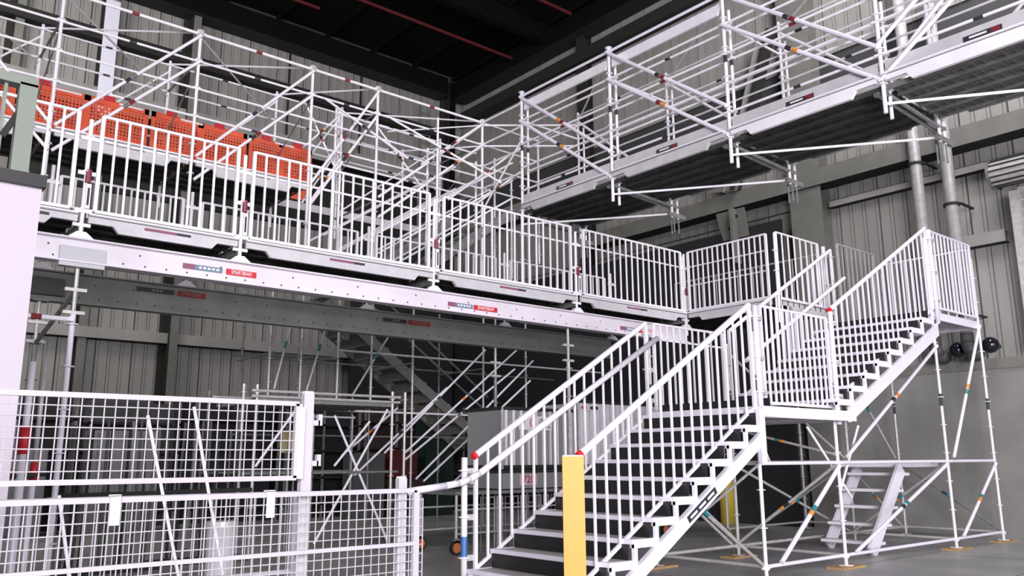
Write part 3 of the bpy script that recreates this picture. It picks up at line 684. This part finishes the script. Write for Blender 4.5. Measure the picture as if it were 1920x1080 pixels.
# orange plastic barriers
def barrier(label, u0, u1):
    t = thing('plastic_barrier', label, 'barrier', (u0, LB-0.12, 6.62), 'orange barriers on the high bridge')
    z0, z1 = 6.64, 7.72; v = LB-0.1
    mb = MB().box(u0, v, z0, u1, v+0.03, z0+0.06).box(u0, v, z1-0.1, u1, v+0.03, z1).box(u0, v, z0, u0+0.07, v+0.03, z1).box(u1-0.07, v, z0, u1, v+0.03, z1)
    mb.box((u0+u1)/2-0.05, v, z0, (u0+u1)/2+0.05, v+0.03, z1).obj('frame', ORG, t)
    mb = MB(); x = u0+0.1
    while x < u1-0.08: mb.box(x, v+0.008, z0, x+0.028, v+0.02, z1-0.1); x += 0.055
    z = z0+0.1
    while z < z1-0.12: mb.box(u0, v+0.006, z, u1, v+0.022, z+0.03); z += 0.06
    mb.obj('mesh_infill', ORG, t)['kind'] = 'stuff'
    MB().box(u0+0.08, v+0.035, z0+0.02, u1-0.08, v+0.045, z0+0.48).obj('lower_board', ORG, t)
    for i in range(2):
        x = u0+0.25+i*(u1-u0)*0.5
        MB().box(x, v-0.01, z1-0.02, x+0.18, v+0.04, z1+0.07).obj('lug', RED, t)
        if x+0.65 < u1: MB().box(x+0.25, v-0.012, z1-0.05, x+0.65, v-0.002, z1-0.015).obj('reflective_strip', WLAB, t)
for l, a, b in (('leftmost orange plastic barrier above the white cabin', -0.1, 1.9), ('orange plastic barrier second from left over the first walkway posts', 1.95, 3.95),
                ('orange plastic barrier third from left on the bridge', 4.0, 5.75), ('rightmost short orange plastic barrier with a red tag', 5.8, 7.1)):
    barrier(l, a, b)
# ================================================================== RIGHT BRIDGE
SM[:] = [DLAB, ORL, DLAB, DLAB, MRED, DLAB]
RU, RB = 10.29, 11.88
rb = thing('scaffold_bridge', 'high scaffold bridge coming forward along the right wall towards the camera', 'scaffold bridge', (RU, 7.1, 6.3))
rv = (12.0, 9.57, 7.10, 4.70, 2.2, 0.0)
for v in rv:
    for u, zb, zt, r in ((RU, 6.0 if v < 11 else 4.56, 8.92, 0.028), (RU+0.16, 5.96 if v < 11 else 4.56, 8.6, 0.024), (RB, 6.0, 8.9, 0.024), (RB+0.16, 6.0, 8.6, 0.022)):
        standard((u, v, zb), zt, ALU, rb, r, 0.5, 0.35 if zb < 5 else 0.4)
        if u < RB: sticker((u, v, 6), (u, v, 9), 0.55, 0.12, r, DLAB, rb)
k = 0
for a, b in zip(rv, rv[1:]):
    for j, z in enumerate((8.83, 8.30, 7.80, 7.30, 6.82)):
        k += 1
        ledger((RU, a, z), (RU, b, z), ALUW if j == 0 else ALU, rb, 0.026 if j == 0 else 0.021, (DLAB, None, None, MRED, None)[k % 5])
        if j: ledger((RU+0.16, a, z-0.04), (RU+0.16, b, z-0.04), ALU, rb, 0.021, (None, DLAB, None)[k % 3])
        ledger((RB, a, z), (RB, b, z), ALU, rb, 0.018, (None, DLAB, None)[k % 3])
        if j in (1, 3): ledger((RB+0.16, a, z-0.06), (RB+0.16, b, z-0.06), ALU, rb, 0.017)
    if b >= 4:
        brace((RU-0.05, a, 8.8), (RU-0.05, b, 6.95-0.03), ALUW, rb, 0.032, True)
        brace((RU-0.05, a, 8.28), (RU-0.05, b, 6.45), ALUW, rb, 0.032, True)
        brace((RB, a, 8.7), (RB, b, 6.6), ALU, rb, 0.026, False)
    else:
        brace((RU-0.05, a, 6.95), (RU-0.05, b, 8.8), ALUW, rb, 0.03, True)
        brace((RU-0.05, a, 6.45), (RU-0.05, b, 8.28), ALUW, rb, 0.03, True)
        brace((RU+0.12, a, 6.6), (RU+0.12, b, 8.8), ALUW, rb, 0.026, False)
        brace((RB, a, 6.5), (RB, b, 8.7), ALU, rb, 0.026, False)
    tube('plan_brace', (RU, a, 6.13), (RB+0.2, b, 6.12), 0.02, ALU, rb)
    tube('plan_brace', (RB, a, 8.7), (RU, b, 8.75), 0.018, ALU, rb)
    # edge beams, toe boards and decks
    a2, b2 = b, a
    fascia(a2, b2, RU-0.02, 6.52, 'v', FAS if a > 9 else ALU, rb, h1=0.10, h2=0.10)
    MB().box(RU+0.0, a2+0.05, 6.54, RU+0.02, b2-0.05, 6.72).obj('toe_board', FAS, rb)
    c = (a+b)/2
    s = MB().box(RU-0.006, c-0.22, 6.57, RU, c+0.22, 6.64).obj('toe_board_label', DLAB, rb)
    MB().box(RU-0.009, c-0.2, 6.58, RU-0.006, c-0.1, 6.63).obj('red_field', MRED, s)
    MB().box(RU-0.009, c-0.05, 6.595, RU-0.006, c+0.15, 6.62).obj('white_field', WLAB, s)
    fascia(a2, b2, RB+0.07, 6.52, 'v', GALD, rb)
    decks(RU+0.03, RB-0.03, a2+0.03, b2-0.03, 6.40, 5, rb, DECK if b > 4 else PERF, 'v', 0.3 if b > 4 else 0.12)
    # upper edge beam under the top rail
    if b > 6:
        MB().prism([(b+0.12, 8.52), (a-0.05, 8.52), (a-0.05, 8.70), (b+0.05, 8.70)], 0, RU+0.02, RU+0.06).obj('upper_edge_beam', ALU, rb)
for v in rv:
    ledger((RU, v, 6.3), (RB+0.16, v, 6.22), GALD, rb, 0.028); ledger((RU, v+0.1, 6.3), (RB+0.16, v+0.1, 6.22), GALD, rb, 0.028)
    ledger((RU, v, 8.3), (RB, v, 8.3), ALU, rb, 0.02)
    mb = MB()
    for du, dv in ((0, 0), (0.13, 0), (0.05, 0.1)): mb.tube((RB+0.05+du, v+dv, 5.72), (RB+0.05+du, v+dv, 6.1), 0.014, 6)
    mb.bar((RB-0.1, v, 6.05), (RB+0.35, v, 6.05), 0.06, 0.08); mb.obj('hanging_couplers', GALD, rb)
# corner scaffold joining both bridges
cs = thing('corner_scaffold', 'scaffold bay joining the two bridges at the dark hall corner', 'scaffold', (10.29, 13.3, 6.0))
for u, v, z0 in ((11.88, 13.3, 5.8), (12.4, 14.87, 5.8), (11.88, 14.87, 5.8), (9.3, 14.87, 5.0), (8.9, 12.95, 4.6)): standard((u, v, z0), 8.3 if u > 12 or u < 9.5 else 8.7, ALU, cs, 0.023, 0.5, 0.2)
for z in (8.68, 8.18, 7.69, 7.2):
    ledger((10.29, 13.3, z), (10.29, 12.0, z), ALU, cs, 0.022); ledger((10.29, 13.3, z), (11.88, 13.3, z-0.02), ALU, cs, 0.02)
    ledger((11.88, 13.3, z), (11.88, 12.0, z), ALU, cs, 0.02)
for z in (8.62, 8.15): tube('plan_brace', (10.29, 13.3, z), (11.88, 12.0, z), 0.02, ALU, cs); tube('plan_brace', (8.9, 14.87, z), (10.29, 13.3, z), 0.016, ALU, cs)
brace((10.29, 12.0, 7.9), (10.29, 13.3, 6.7), ALU, cs, 0.02, False)
# stairs from the walkway up to the bridge corner
def back_stairs(label, u0, z0, u1, z1, v0, v1, n, rail, ms=GALD, mr=ALU):
    t = thing('stair_flight', label, 'stairs', (u0, v0, z0))
    for v in (v0, v1):
        MB().bar((u0, v, z0), (u1, v, z1), 0.05, 0.2).obj('stringer', ms, t)
        for h in rail: tube('handrail', (u0-0.2, v-0.03, z0+h), (u1+0.1, v-0.03, z1+h+0.05), 0.022, mr, t)
    for k in range(n):
        f = (k+0.5)/n
        MB().box(u0+(u1-u0)*f-0.12, v0+0.02, z0+(z1-z0)*f-0.02, u0+(u1-u0)*f+0.12, v1-0.02, z0+(z1-z0)*f+0.03).obj('tread', ms, t)
    return t
back_stairs('stair flight behind the walkway rising right to the bridge corner', 7.95, 4.62, 11.0, 6.75, LF, LF+0.8, 10, (1.15, 0.75, 0.35))
back_stairs('second stair flight behind the walkway just beside the first', 7.3, 4.62, 10.1, 6.65, LB-0.7, LB, 10, (1.2, 0.7))
t = thing('stair_handrails', 'three parallel sloping tubes crossing the upper corner towards the right bridge', 'handrail', (9.4, LF, 6.8))
for a, b in (((8.7, LF-0.08, 7.35), (10.25, LF-0.08, 8.62)), ((8.85, LF-0.08, 7.0), (10.25, LF-0.08, 8.15)), ((9.35, LF-0.1, 6.75), (11.3, LF-0.1, 8.35)), ((10.0, LF-0.1, 6.75), (11.25, LF-0.1, 7.75))):
    brace(a, b, ALU, t, 0.023, True, 'tube')
t = thing('mid_scaffold_posts', 'pair of scaffold posts with crossed braces between barriers and bridge corner', 'scaffold', (7.4, LF+0.5, 4.6))
for u in (7.0, 7.12, 9.1, 10.35): standard((u, LF+0.3, 4.6), 8.25 if u < 9 else 7.9, ALU, t, 0.024, 0.5, 0.2)
for z in (8.1, 7.6, 7.1): ledger((7.12, LF+0.3, z), (10.35, LF+0.3, z-0.02), ALU, t, 0.02, DLAB)
brace((6.3, LF+0.2, 8.1), (7.0, LF+0.2, 6.9), ALU, t, 0.018); brace((6.3, LF+0.2, 7.2), (7.0, LF+0.2, 8.0), ALU, t, 0.018)
brace((7.75, LF+0.2, 8.1), (9.0, LF+0.2, 6.9), ALU, t, 0.018); brace((6.5, LF+0.25, 6.2), (7.1, LF+0.25, 7.2), ALU, t, 0.022); brace((6.4, LF+0.35, 6.2), (7.1, LF+0.35, 7.4), ALU, t, 0.02)

SM[:] = [GALD, DLAB, GALD, ORL, GALD, GALD]
# ================================================================== UNDER THE WALKWAY, BACKGROUND SCAFFOLDS
bs = thing('background_scaffold', 'tall grey scaffold under the walkway with teal banded braces', 'scaffold', (9.0, 17, 0))
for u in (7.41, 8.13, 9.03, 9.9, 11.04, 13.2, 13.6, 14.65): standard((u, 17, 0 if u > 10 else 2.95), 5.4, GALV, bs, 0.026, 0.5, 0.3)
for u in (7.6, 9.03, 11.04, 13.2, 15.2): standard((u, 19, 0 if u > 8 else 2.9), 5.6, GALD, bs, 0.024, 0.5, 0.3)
for a, b in ((7.41, 9.03), (9.03, 11.04), (11.04, 14.13), (14.13, 17.5)):
    for z in (2.70, 4.06): 
        if a > 8 or z > 3: ledger((a, 17, z if a > 8 else 3.85), (b, 17, z if a > 8 else 3.85), ALU if a > 8 else GALD, bs, 0.024)
    for z in (2.2, 4.0, 5.2): ledger((a, 19, z), (b, 19, z), GALD, bs, 0.022)
for u in (7.5, 9.03, 11.04, 13.2):
    for z in (3.9, 2.8): ledger((u, 17, z), (u, 19, z), GALD, bs, 0.02)
for (a, b) in (((7.94, 5.0), (7.52, 3.1)), ((8.8, 5.0), (8.27, 3.1)), ((10.55, 4.85), (9.4, 3.05))):
    q = tube('diagonal_brace', (a[0], 16.95, a[1]), (b[0], 16.95, b[1]), 0.026, GALV, bs)
    L = (Vector((a[0], a[1]))-Vector((b[0], b[1]))).length
    p = place('sticker_band', ('st', 0.026), lambda mb: mb.tube((0,0,0), (0,0,0.16), 0.03, 8), TEAL, None, (0,0,0)); p.parent = q; p.location = (0, 0, L*0.45)
bt = thing('long_tubes', 'bundle of bright sloping tubes below the walkway left of the crates', 'scaffold tubes', (11, 15.5, 1.2))
for a, b in (((9.4, 1.75), (12.1, 4.15)), ((9.9, 1.75), (13.3, 4.4)), ((9.9, 1.6), (13.0, 3.75)), ((10.2, 1.2), (13.6, 4.0)), ((10.4, 1.15), (13.5, 3.5)), ((8.7, 1.3), (11.0, 3.2)), ((10.9, 0.9), (13.4, 2.7)), ((8.4, 1.7), (9.7, 2.7))):
    brace((a[0], 15.5, a[1]), (b[0], 15.5, b[1]), ALUW, bt, 0.024, True, 'tube')
# rear staircase descending right
t = thing('rear_staircase', 'dim grey staircase descending to the right behind the scaffold under the walkway', 'stairs', (11.5, 19.5, 3.5))
for v in (18.9, 20.3):
    MB().bar((9.6, v, 5.6), (14.8, v, 2.0), 0.06, 0.26).obj('stringer', STEEL, t)
for k in range(13):
    f = (k+0.5)/13; u = 9.6+5.2*f; z = 5.6-3.6*f+0.12
    MB().box(u-0.14, 18.93, z-0.03, u+0.14, 20.27, z+0.03).box(u-0.15, 18.93, z-0.22, u-0.13, 20.27, z).obj('tread', STEEL, t)
for h in (0.9, 1.35): tube('handrail', (9.6, 18.85, 5.6+h), (14.8, 18.85, 2.0+h), 0.03, GALD, t)
# deck tower left of the crates
dt = thing('scaffold_table', 'low scaffold table with a plank deck behind the mesh fence', 'scaffold', (6.1, 14.5, 0))
for u in (5.87, 6.12, 8.95, 9.25):
    standard((u, 14.5, 0), 2.95, GALV, dt, 0.028, 0.5, 0.3)
for u in (5.95, 9.1): standard((u, 16.4, 0), 2.95, GALD, dt, 0.028, 0.5, 0.3)
for u in (7.1, 7.45, 7.6): standard((u, 15.2, 0), 2.5, GALD, dt, 0.024, 0.5, 0.3)
for v in (14.47, 16.4):
    for z in (2.84, 2.74): ledger((6.0, v, z), (9.1, v, z), GALV, dt, 0.026)
decks(6.1, 9.0, 14.5, 16.4, 2.72, 6, dt, GALD, 'u')
for z in (1.38,): ledger((5.9, 14.5, z), (9.1, 14.5, z), GALD, dt, 0.024); ledger((5.9, 16.4, z), (9.1, 16.4, z), GALD, dt, 0.024)
ledger((7.1, 15.2, 2.45), (8.5, 15.2, 2.45), GALV, dt, 0.02)
tube('post', (8.45, 15.2, 0), (8.45, 15.2, 2.5), 0.024, GALD, dt)
for a, b in (((7.73, 2.45), (9.0, 0.0)), ((8.5, 2.35), (7.76, 1.5)), ((8.9, 2.6), (7.4, 0.1)), ((6.2, 1.5), (6.9, 2.5))):
    brace((a[0], 14.6, a[1]), (b[0], 14.6, b[1]), ALUW if a[0] < 8.4 else ALU, dt, 0.024, False)
tag(MB().box(7.0, 15.3, 1.75, 7.3, 15.34, 2.15).obj('notice_board', mat('pale_yellow_notice', (0.28, 0.25, 0.12), 0.7)), 'small pale yellow notice hanging inside the scaffold table', 'sign')
# crates on a trolley under the walkway
def crate(label, u0, u1, v0, v1, z0, z1, m, ribs):
    t = thing('ribbed_crate', label, 'crate', (u0, v0, z0))
    MB().box(u0+0.03, v0+0.03, z0+0.02, u1-0.03, v1-0.03, z1-0.03).obj('wall', m, t)
    MB().box(u0, v0, z1-0.06, u1, v1, z1).obj('top_frame', STEELD, t)
    MB().box(u0, v0, z0, u1, v1, z0+0.07).obj('bottom_frame', STEELD, t)
    for u in (u0, u1-0.04): MB().box(u, v0-0.004, z0, u+0.04, v0+0.03, z1).obj('corner_post', GALV, t)
    for i in range(ribs):
        u = u0+0.12+i*(u1-u0-0.24)/(ribs-1)
        MB().box(u-0.018, v0, z0+0.07, u+0.018, v0+0.03, z1-0.06).obj('rib', ALU, t)
    return t
CRM = mat('crate_panel_grey', (0.27, 0.27, 0.275), 0.5); CRL = mat('crate_panel_light', (0.62, 0.60, 0.64), 0.5)
c1 = crate('ribbed grey crate with red and white sign behind the stair handrail', 9.74, 11.63, 12.0, 13.1, 1.43, 2.56, CRM, 10)
c2 = crate('lighter ribbed crate right of the grey one behind the stair balusters', 11.68, 14.2, 12.0, 13.1, 1.43, 2.76, CRL, 16)
c3 = thing('low_bin', 'low grey bin with a red number sign under the ribbed crate', 'bin', (9.76, 12.0, 1.08))
MB().box(9.76, 12.0, 1.08, 11.6, 13.1, 1.40).obj('body', CRM, c3)
MB().box(9.74, 11.98, 1.36, 11.62, 13.12, 1.42).obj('rim', STEELD, c3)
s = MB().box(10.15, 11.985, 2.14, 10.98, 11.995, 2.40).obj('sign', WLAB, c1); s['label'] = 'white sign with red and dark characters'
text('7', 'lettering', RED, s, (10.27, 11.982, 2.29), (1,0,0), (0,0,1), 0.22); text('0', 'lettering', RED, s, (10.47, 11.982, 2.27), (1,0,0), (0,0,1), 0.24)
text('iS', 'lettering', DLAB, s, (10.71, 11.982, 2.29), (1,0,0), (0,0,1), 0.2); text('-', 'lettering', RED, s, (10.9, 11.982, 2.22), (1,0,0), (0,0,1), 0.24)
s = MB().box(10.16, 11.985, 1.14, 10.58, 11.995, 1.33).obj('sign', mat('pink_sign', (0.75, 0.45, 0.5), 0.5), c3); s['label'] = 'pink sign reading 720 in dark red'
text('720', 'lettering', DRED, s, (10.37, 11.982, 1.235), (1,0,0), (0,0,1), 0.19)
s = MB().box(11.75, 11.985, 2.56, 12.3, 11.995, 2.66).obj('sign', WLAB, c2)
MB().box(11.78, 11.98, 2.58, 11.92, 11.984, 2.64).obj('red_mark', RED, s); MB().box(12.02, 11.98, 2.58, 12.25, 11.984, 2.64).obj('dark_mark', DLAB, s)
def trolley(label, u0, u1, v0, v1, z, wheel_u):
    t = thing('castor_trolley', label, 'trolley', (u0, v0, 0))
    MB().box(u0, v0, z-0.06, u1, v1, z).obj('deck', GALD, t)
    for u in (u0+0.05, u1-0.05):
        for v in (v0+0.05, v1-0.05):
            tube('leg', (u, v, 0.26), (u, v, z-0.05), 0.025, GALV, t)
            MB().box(u-0.05, v-0.03, 0.2, u+0.05, v+0.03, 0.28).obj('castor_fork', GALD, t)
            wh = MB().tube((u, v-0.03, 0.125), (u, v+0.03, 0.125), 0.12, 16).obj('wheel', BLK, t)
            MB().tube((u, v-0.034, 0.125), (u, v+0.034, 0.125), 0.085, 14).obj('orange_hub', ORGD, wh)
    for z2 in (0.35, 0.75):
        for v in (v0+0.05, v1-0.05): tube('rail', (u0+0.05, v, z2), (u1-0.05, v, z2), 0.018, GALV, t)
    return t
trolley('scaffold trolley with orange wheels under the crates left of the stair foot', 8.72, 11.7, 12.0, 13.2, 1.06, 8.72)
t = trolley('second trolley under the lighter crate behind the stairs', 11.8, 14.3, 12.0, 13.2, 1.06, 8.72)
MB().box(11.75, 12.0, 1.06, 14.3, 13.2, 1.43).obj('load_frame', STEELD, t)
t = thing('stacked_frames', 'stack of upright silver frames standing under the crates', 'frames', (10.2, 12.3, 0))
for i in range(11):
    u = 9.5+i*0.19
    mb = MB().tube((u, 12.3, 0), (u, 12.3, 0.95), 0.012, 6).tube((u+0.12, 12.3, 0), (u+0.12, 12.3, 0.95), 0.012, 6).tube((u, 12.3, 0.93), (u+0.12, 12.3, 0.93), 0.012, 6).tube((u, 12.3, 0.02), (u+0.12, 12.3, 0.02), 0.012, 6)
    mb.obj('frame', GALV if i % 3 else GALD, t)
# dark racks and crates along the far wall
rk = [(-1.0, 22.8, 3.0, 2.8, DGRY, 'dark grey shelving block behind the props at the far left', 'shelving'),
      (2.4, 22.5, 2.6, 3.2, NAVY, 'black shelving block behind the left half of the mesh fence', 'shelving'),
      (5.3, 22.6, 2.2, 3.1, DGRY, 'dark grey shelving block behind the upper mesh panel', 'shelving'),
      (7.8, 22.4, 2.4, 3.3, NAVY, 'black shelving block behind the mesh fence post', 'shelving'),
      (10.4, 22.5, 2.4, 3.2, NAVY, 'black shelving block behind the scaffold table', 'shelving'),
      (13.0, 22.6, 2.3, 3.4, BRN, 'dark brown shelving block behind the sloping tubes', 'shelving'),
      (15.5, 22.4, 2.2, 3.3, NAVY, 'black shelving block near the hall corner', 'shelving')]
for u, v, wd, h, m, l, c in rk:
    t = thing('storage_rack', l, c, (u, v, 0))
    MB().box(u, v+0.6, 0, u+wd, v+1.1, h).obj('back_panel', m, t)
    for x in (u, u+wd/2-0.03, u+wd-0.06): MB().box(x, v, 0, x+0.06, v+0.06, h).obj('upright', GALD, t)
    for i in range(4): MB().box(u, v, 0.35+i*h/4.3, u+wd, v+0.7, 0.41+i*h/4.3).obj('shelf', STEELD, t)
for i, (u, v, z, sx, sz, m, l) in enumerate([
    (3.1, 21.3, 0, 1.1, 1.9, MGRY, 'grey cabinet behind the mesh, between the leaning tubes'),
    (4.9, 20.6, 0, 1.5, 2.3, MGRY, 'tall grey cabinet behind the right part of the upper mesh panel'),
    (1.0, 20.9, 0, 0.9, 1.7, DGRY, 'dark cabinet left of the first leaning tube'),
    (12.9, 20.9, 1.1, 0.9, 0.8, mat('dull_red_crate', (0.08, 0.008, 0.008), 0.6), 'dull red crate on the stack beyond the sloping tubes'),
    (14.1, 20.9, 0, 1.0, 2.9, DGRN, 'dark green cabinet beyond the sloping tubes'),
    (11.7, 20.9, 0, 1.0, 1.8, DGRY, 'dark grey cabinet left of the dull red crate'),
    (12.8, 20.8, 0, 1.2, 1.08, BRN, 'brown crate under the dull red crate')]):
    t = thing('storage_cabinet', l, 'cabinet', (u, v, z))
    MB().box(u, v, z, u+sx, v+0.6, z+sz).obj('body', m, t)
    MB().box(u+0.04, v-0.02, z+0.06, u+sx/2-0.01, v, z+sz-0.05).obj('door', m, t)
    MB().box(u+sx/2+0.01, v-0.02, z+0.06, u+sx-0.04, v, z+sz-0.05).obj('door', m, t)
    MB().box(u+sx/2-0.05, v-0.04, z+sz*0.45, u+sx/2-0.03, v-0.02, z+sz*0.6).obj('handle', GALD, t)
# bundle of upright tubes behind the lower fence
for j, (u0, v0, l) in enumerate(((2.9, 13.6, 'rack of upright dull tubes behind the left of the lower mesh'), (4.4, 13.9, 'rack of upright dull tubes behind the middle of the mesh'))):
    t = thing('tube_rack', l, 'tube rack', (u0, v0, 0))
    for i in range(14):
        x = u0+i*0.1+random.uniform(-.02, .02); tube('upright_tube', (x, v0+random.uniform(0, .4), 0.05), (x, v0+random.uniform(0, .4), random.uniform(1.9, 2.35)), 0.022, (GALD, DGRY, STEELD, DGRY, STEELD)[i % 5], t)
    MB().box(u0-0.1, v0-0.05, 0, u0+1.45, v0+0.5, 0.06).obj('base_frame', STEELD, t)
    MB().box(u0-0.1, v0-0.06, 1.1, u0+1.45, v0-0.02, 1.16).obj('cross_bar', STEELD, t)
# leaning tubes and pale drum
for a, b, l in (((2.42, 7.0, 2.04), (2.88, 6.9, 0.0), 'bright tube leaning behind the upper mesh near its middle'), ((2.06, 7.0, 1.96), (2.55, 6.9, 0.0), 'bright tube leaning behind the mesh, left of the longer one'), ((1.48, 7.0, 1.36), (1.75, 6.9, 0.0), 'thick pale tube leaning low beside the props')):
    t = thing('leaning_tube', l, 'tube', b)
    brace(b, a, ALU, t, 0.013, False, 'tube')
t = thing('plastic_drum', 'pale plastic drum behind the lower mesh panel', 'drum', (3.1, 8.0, 0))
MB().tube((3.1, 8.0, 0.0), (3.1, 8.0, 1.0), 0.13, 20).obj('body', PALE, t, True)
MB().tube((3.1, 8.0, 1.0), (3.1, 8.0, 1.05), 0.145, 20).obj('lid', GALV, t)

# ================================================================== NEAR LEFT: cabin and mesh fence
cb = thing('white_cabin', 'plain white cabin wall at the left edge of the picture', 'cabin', (-1.0, 6.0, 0))
MB().box(-3.2, 6.0, 0, 0.985, 8.0, 3.36).obj('wall', CABIN, cb)
MB().box(-3.25, 5.95, 3.36, 1.0, 8.05, 3.44).obj('roof_edge', BLK, cb)
MB().box(-3.2, 5.975, 2.0, 0.0, 6.0, 2.02).obj('panel_joint', WLAB, cb)
gf = thing('roof_frame', 'grey green steel frame with knee brace on the cabin roof', 'steel frame', (0.85, 7.6, 3.44))
MB().box(0.99, 7.5, 3.44, 1.12, 7.62, 4.68).obj('post', GRN, gf)
MB().box(-2.5, 7.5, 4.66, 1.12, 7.62, 4.74).obj('top_beam', GRN, gf)
MB().bar((0.91, 7.56, 4.2), (1.05, 7.56, 4.52), 0.04, 0.05).obj('knee_brace', STEELD, gf)
MB().box(0.885, 7.55, 3.44, 0.91, 7.58, 4.68).obj('thin_post', GRN, gf)
def mesh_panel(label, v, u0, u1, z0, z1, sp=0.052, rails=(), stile=(True, True), r=0.0028, horiz=True):
    t = thing('mesh_fence_panel', label, 'mesh fence', (u0, v, z0))
    MB().bar((u0, v, z1), (u1, v, z1), 0.03, 0.026).obj('top_rail', MESHW, t)
    MB().bar((u0, v, z0), (u1, v, z0), 0.03, 0.026).obj('bottom_rail', MESHW, t)
    for z in rails: MB().bar((u0, v-0.01, z), (u1, v-0.01, z), 0.02, 0.022).obj('middle_rail', MESHW, t)
    for s, u in zip(stile, (u0, u1)):
        if s: MB().box(u-0.02, v-0.015, z0, u+0.02, v+0.015, z1).obj('stile', MESHW, t)
    h = z1-z0
    u = u0+sp
    while u < u1-0.01:
        place('wire', ('w', round(h,3), r), lambda mb: mb.tube((0,0,0), (0,0,h), r, 5), MESHW, t, (u, v-0.004, z0)); u += sp
    z = z1-sp; L = u1-u0
    while horiz and z > z0+0.01:
        place('wire', ('w', round(L,3), r), lambda mb: mb.tube((0,0,0), (0,0,L), r, 5), MESHW, t, (u0, v-0.009, z), (1,0,0)); z -= sp
    return t
NV = 4.5
mesh_panel('upper white mesh fence panel across the lower left', NV, -0.6, 2.15, 1.505, 1.92, 0.052, (), (True, True), 0.0032)
mesh_panel('lower white mesh fence panel ending beside the stair foot', NV-0.05, -0.6, 2.93, 0.10, 1.418, 0.052, (1.105,), (True, True), 0.0032)
t = mesh_panel('second white mesh panel just behind the lower one', NV+0.42, -0.6, 2.36, 0.10, 1.405, 0.052, (0.95,), (True, True), 0.003, False)
def fpost(label, u, v, z1, w=0.036):
    t = thing('fence_post', label, 'fence post', (u, v, 0))
    MB().box(u-w, v-w*0.7, 0.01, u+w, v+w*0.7, z1).obj('tube', MESHW, t)
    MB().box(u-w*0.85, v-w*0.6, z1, u+w*0.85, v+w*0.6, z1+0.012).obj('cap', WLAB, t)
    MB().box(u-0.09, v-0.09, 0, u+0.09, v+0.09, 0.012).obj('base_plate', GALD, t)
    return t
p = fpost('taller square white fence post with two side hooks', 2.22, NV+0.03, 1.985, 0.031)
for z in (1.83, 1.60):
    mb = MB().box(2.25, NV, z-0.03, 2.29, NV+0.03, z).box(2.28, NV, z-0.03, 2.305, NV+0.03, z+0.035); mb.obj('hook', MESHW, p)
MB().box(2.155, NV-0.03, 1.5, 2.18, NV+0.05, 1.9).obj('hinge_strip', ALU, p)
fpost('shorter white fence post near the right end of the mesh', 2.855, NV+0.0, 1.49, 0.029)
for cu, cl in ((1.165, 'white hook clip hanging over the lower mesh rail, left one'), (1.955, 'white hook clip hanging over the lower mesh rail, left of the tall post')):
    t = thing('fence_clip', cl, 'clip', (cu, NV-0.08, 1.30))
    MB().box(cu, NV-0.08, 1.30, cu+0.045, NV-0.072, 1.44).obj('plate', ALU, t)
    MB().box(cu, NV-0.08, 1.436, cu+0.045, NV-0.03, 1.444).obj('hook', WLAB, t)
# end wire frame of the lower panel
t = thing('wire_end_frame', 'narrow white wire frame past the end of the lower mesh panel', 'mesh fence', (2.9, NV, 0.1))
tube('upright_wire', (2.99, NV-0.04, 0.1), (2.99, NV-0.04, 1.37), 0.004, MESHW, t, seg=6)
for i in range(24): tube('cross_wire', (2.93, NV-0.04, 0.14+i*0.053), (2.99, NV-0.04, 0.14+i*0.053), 0.003, MESHW, t, seg=5)
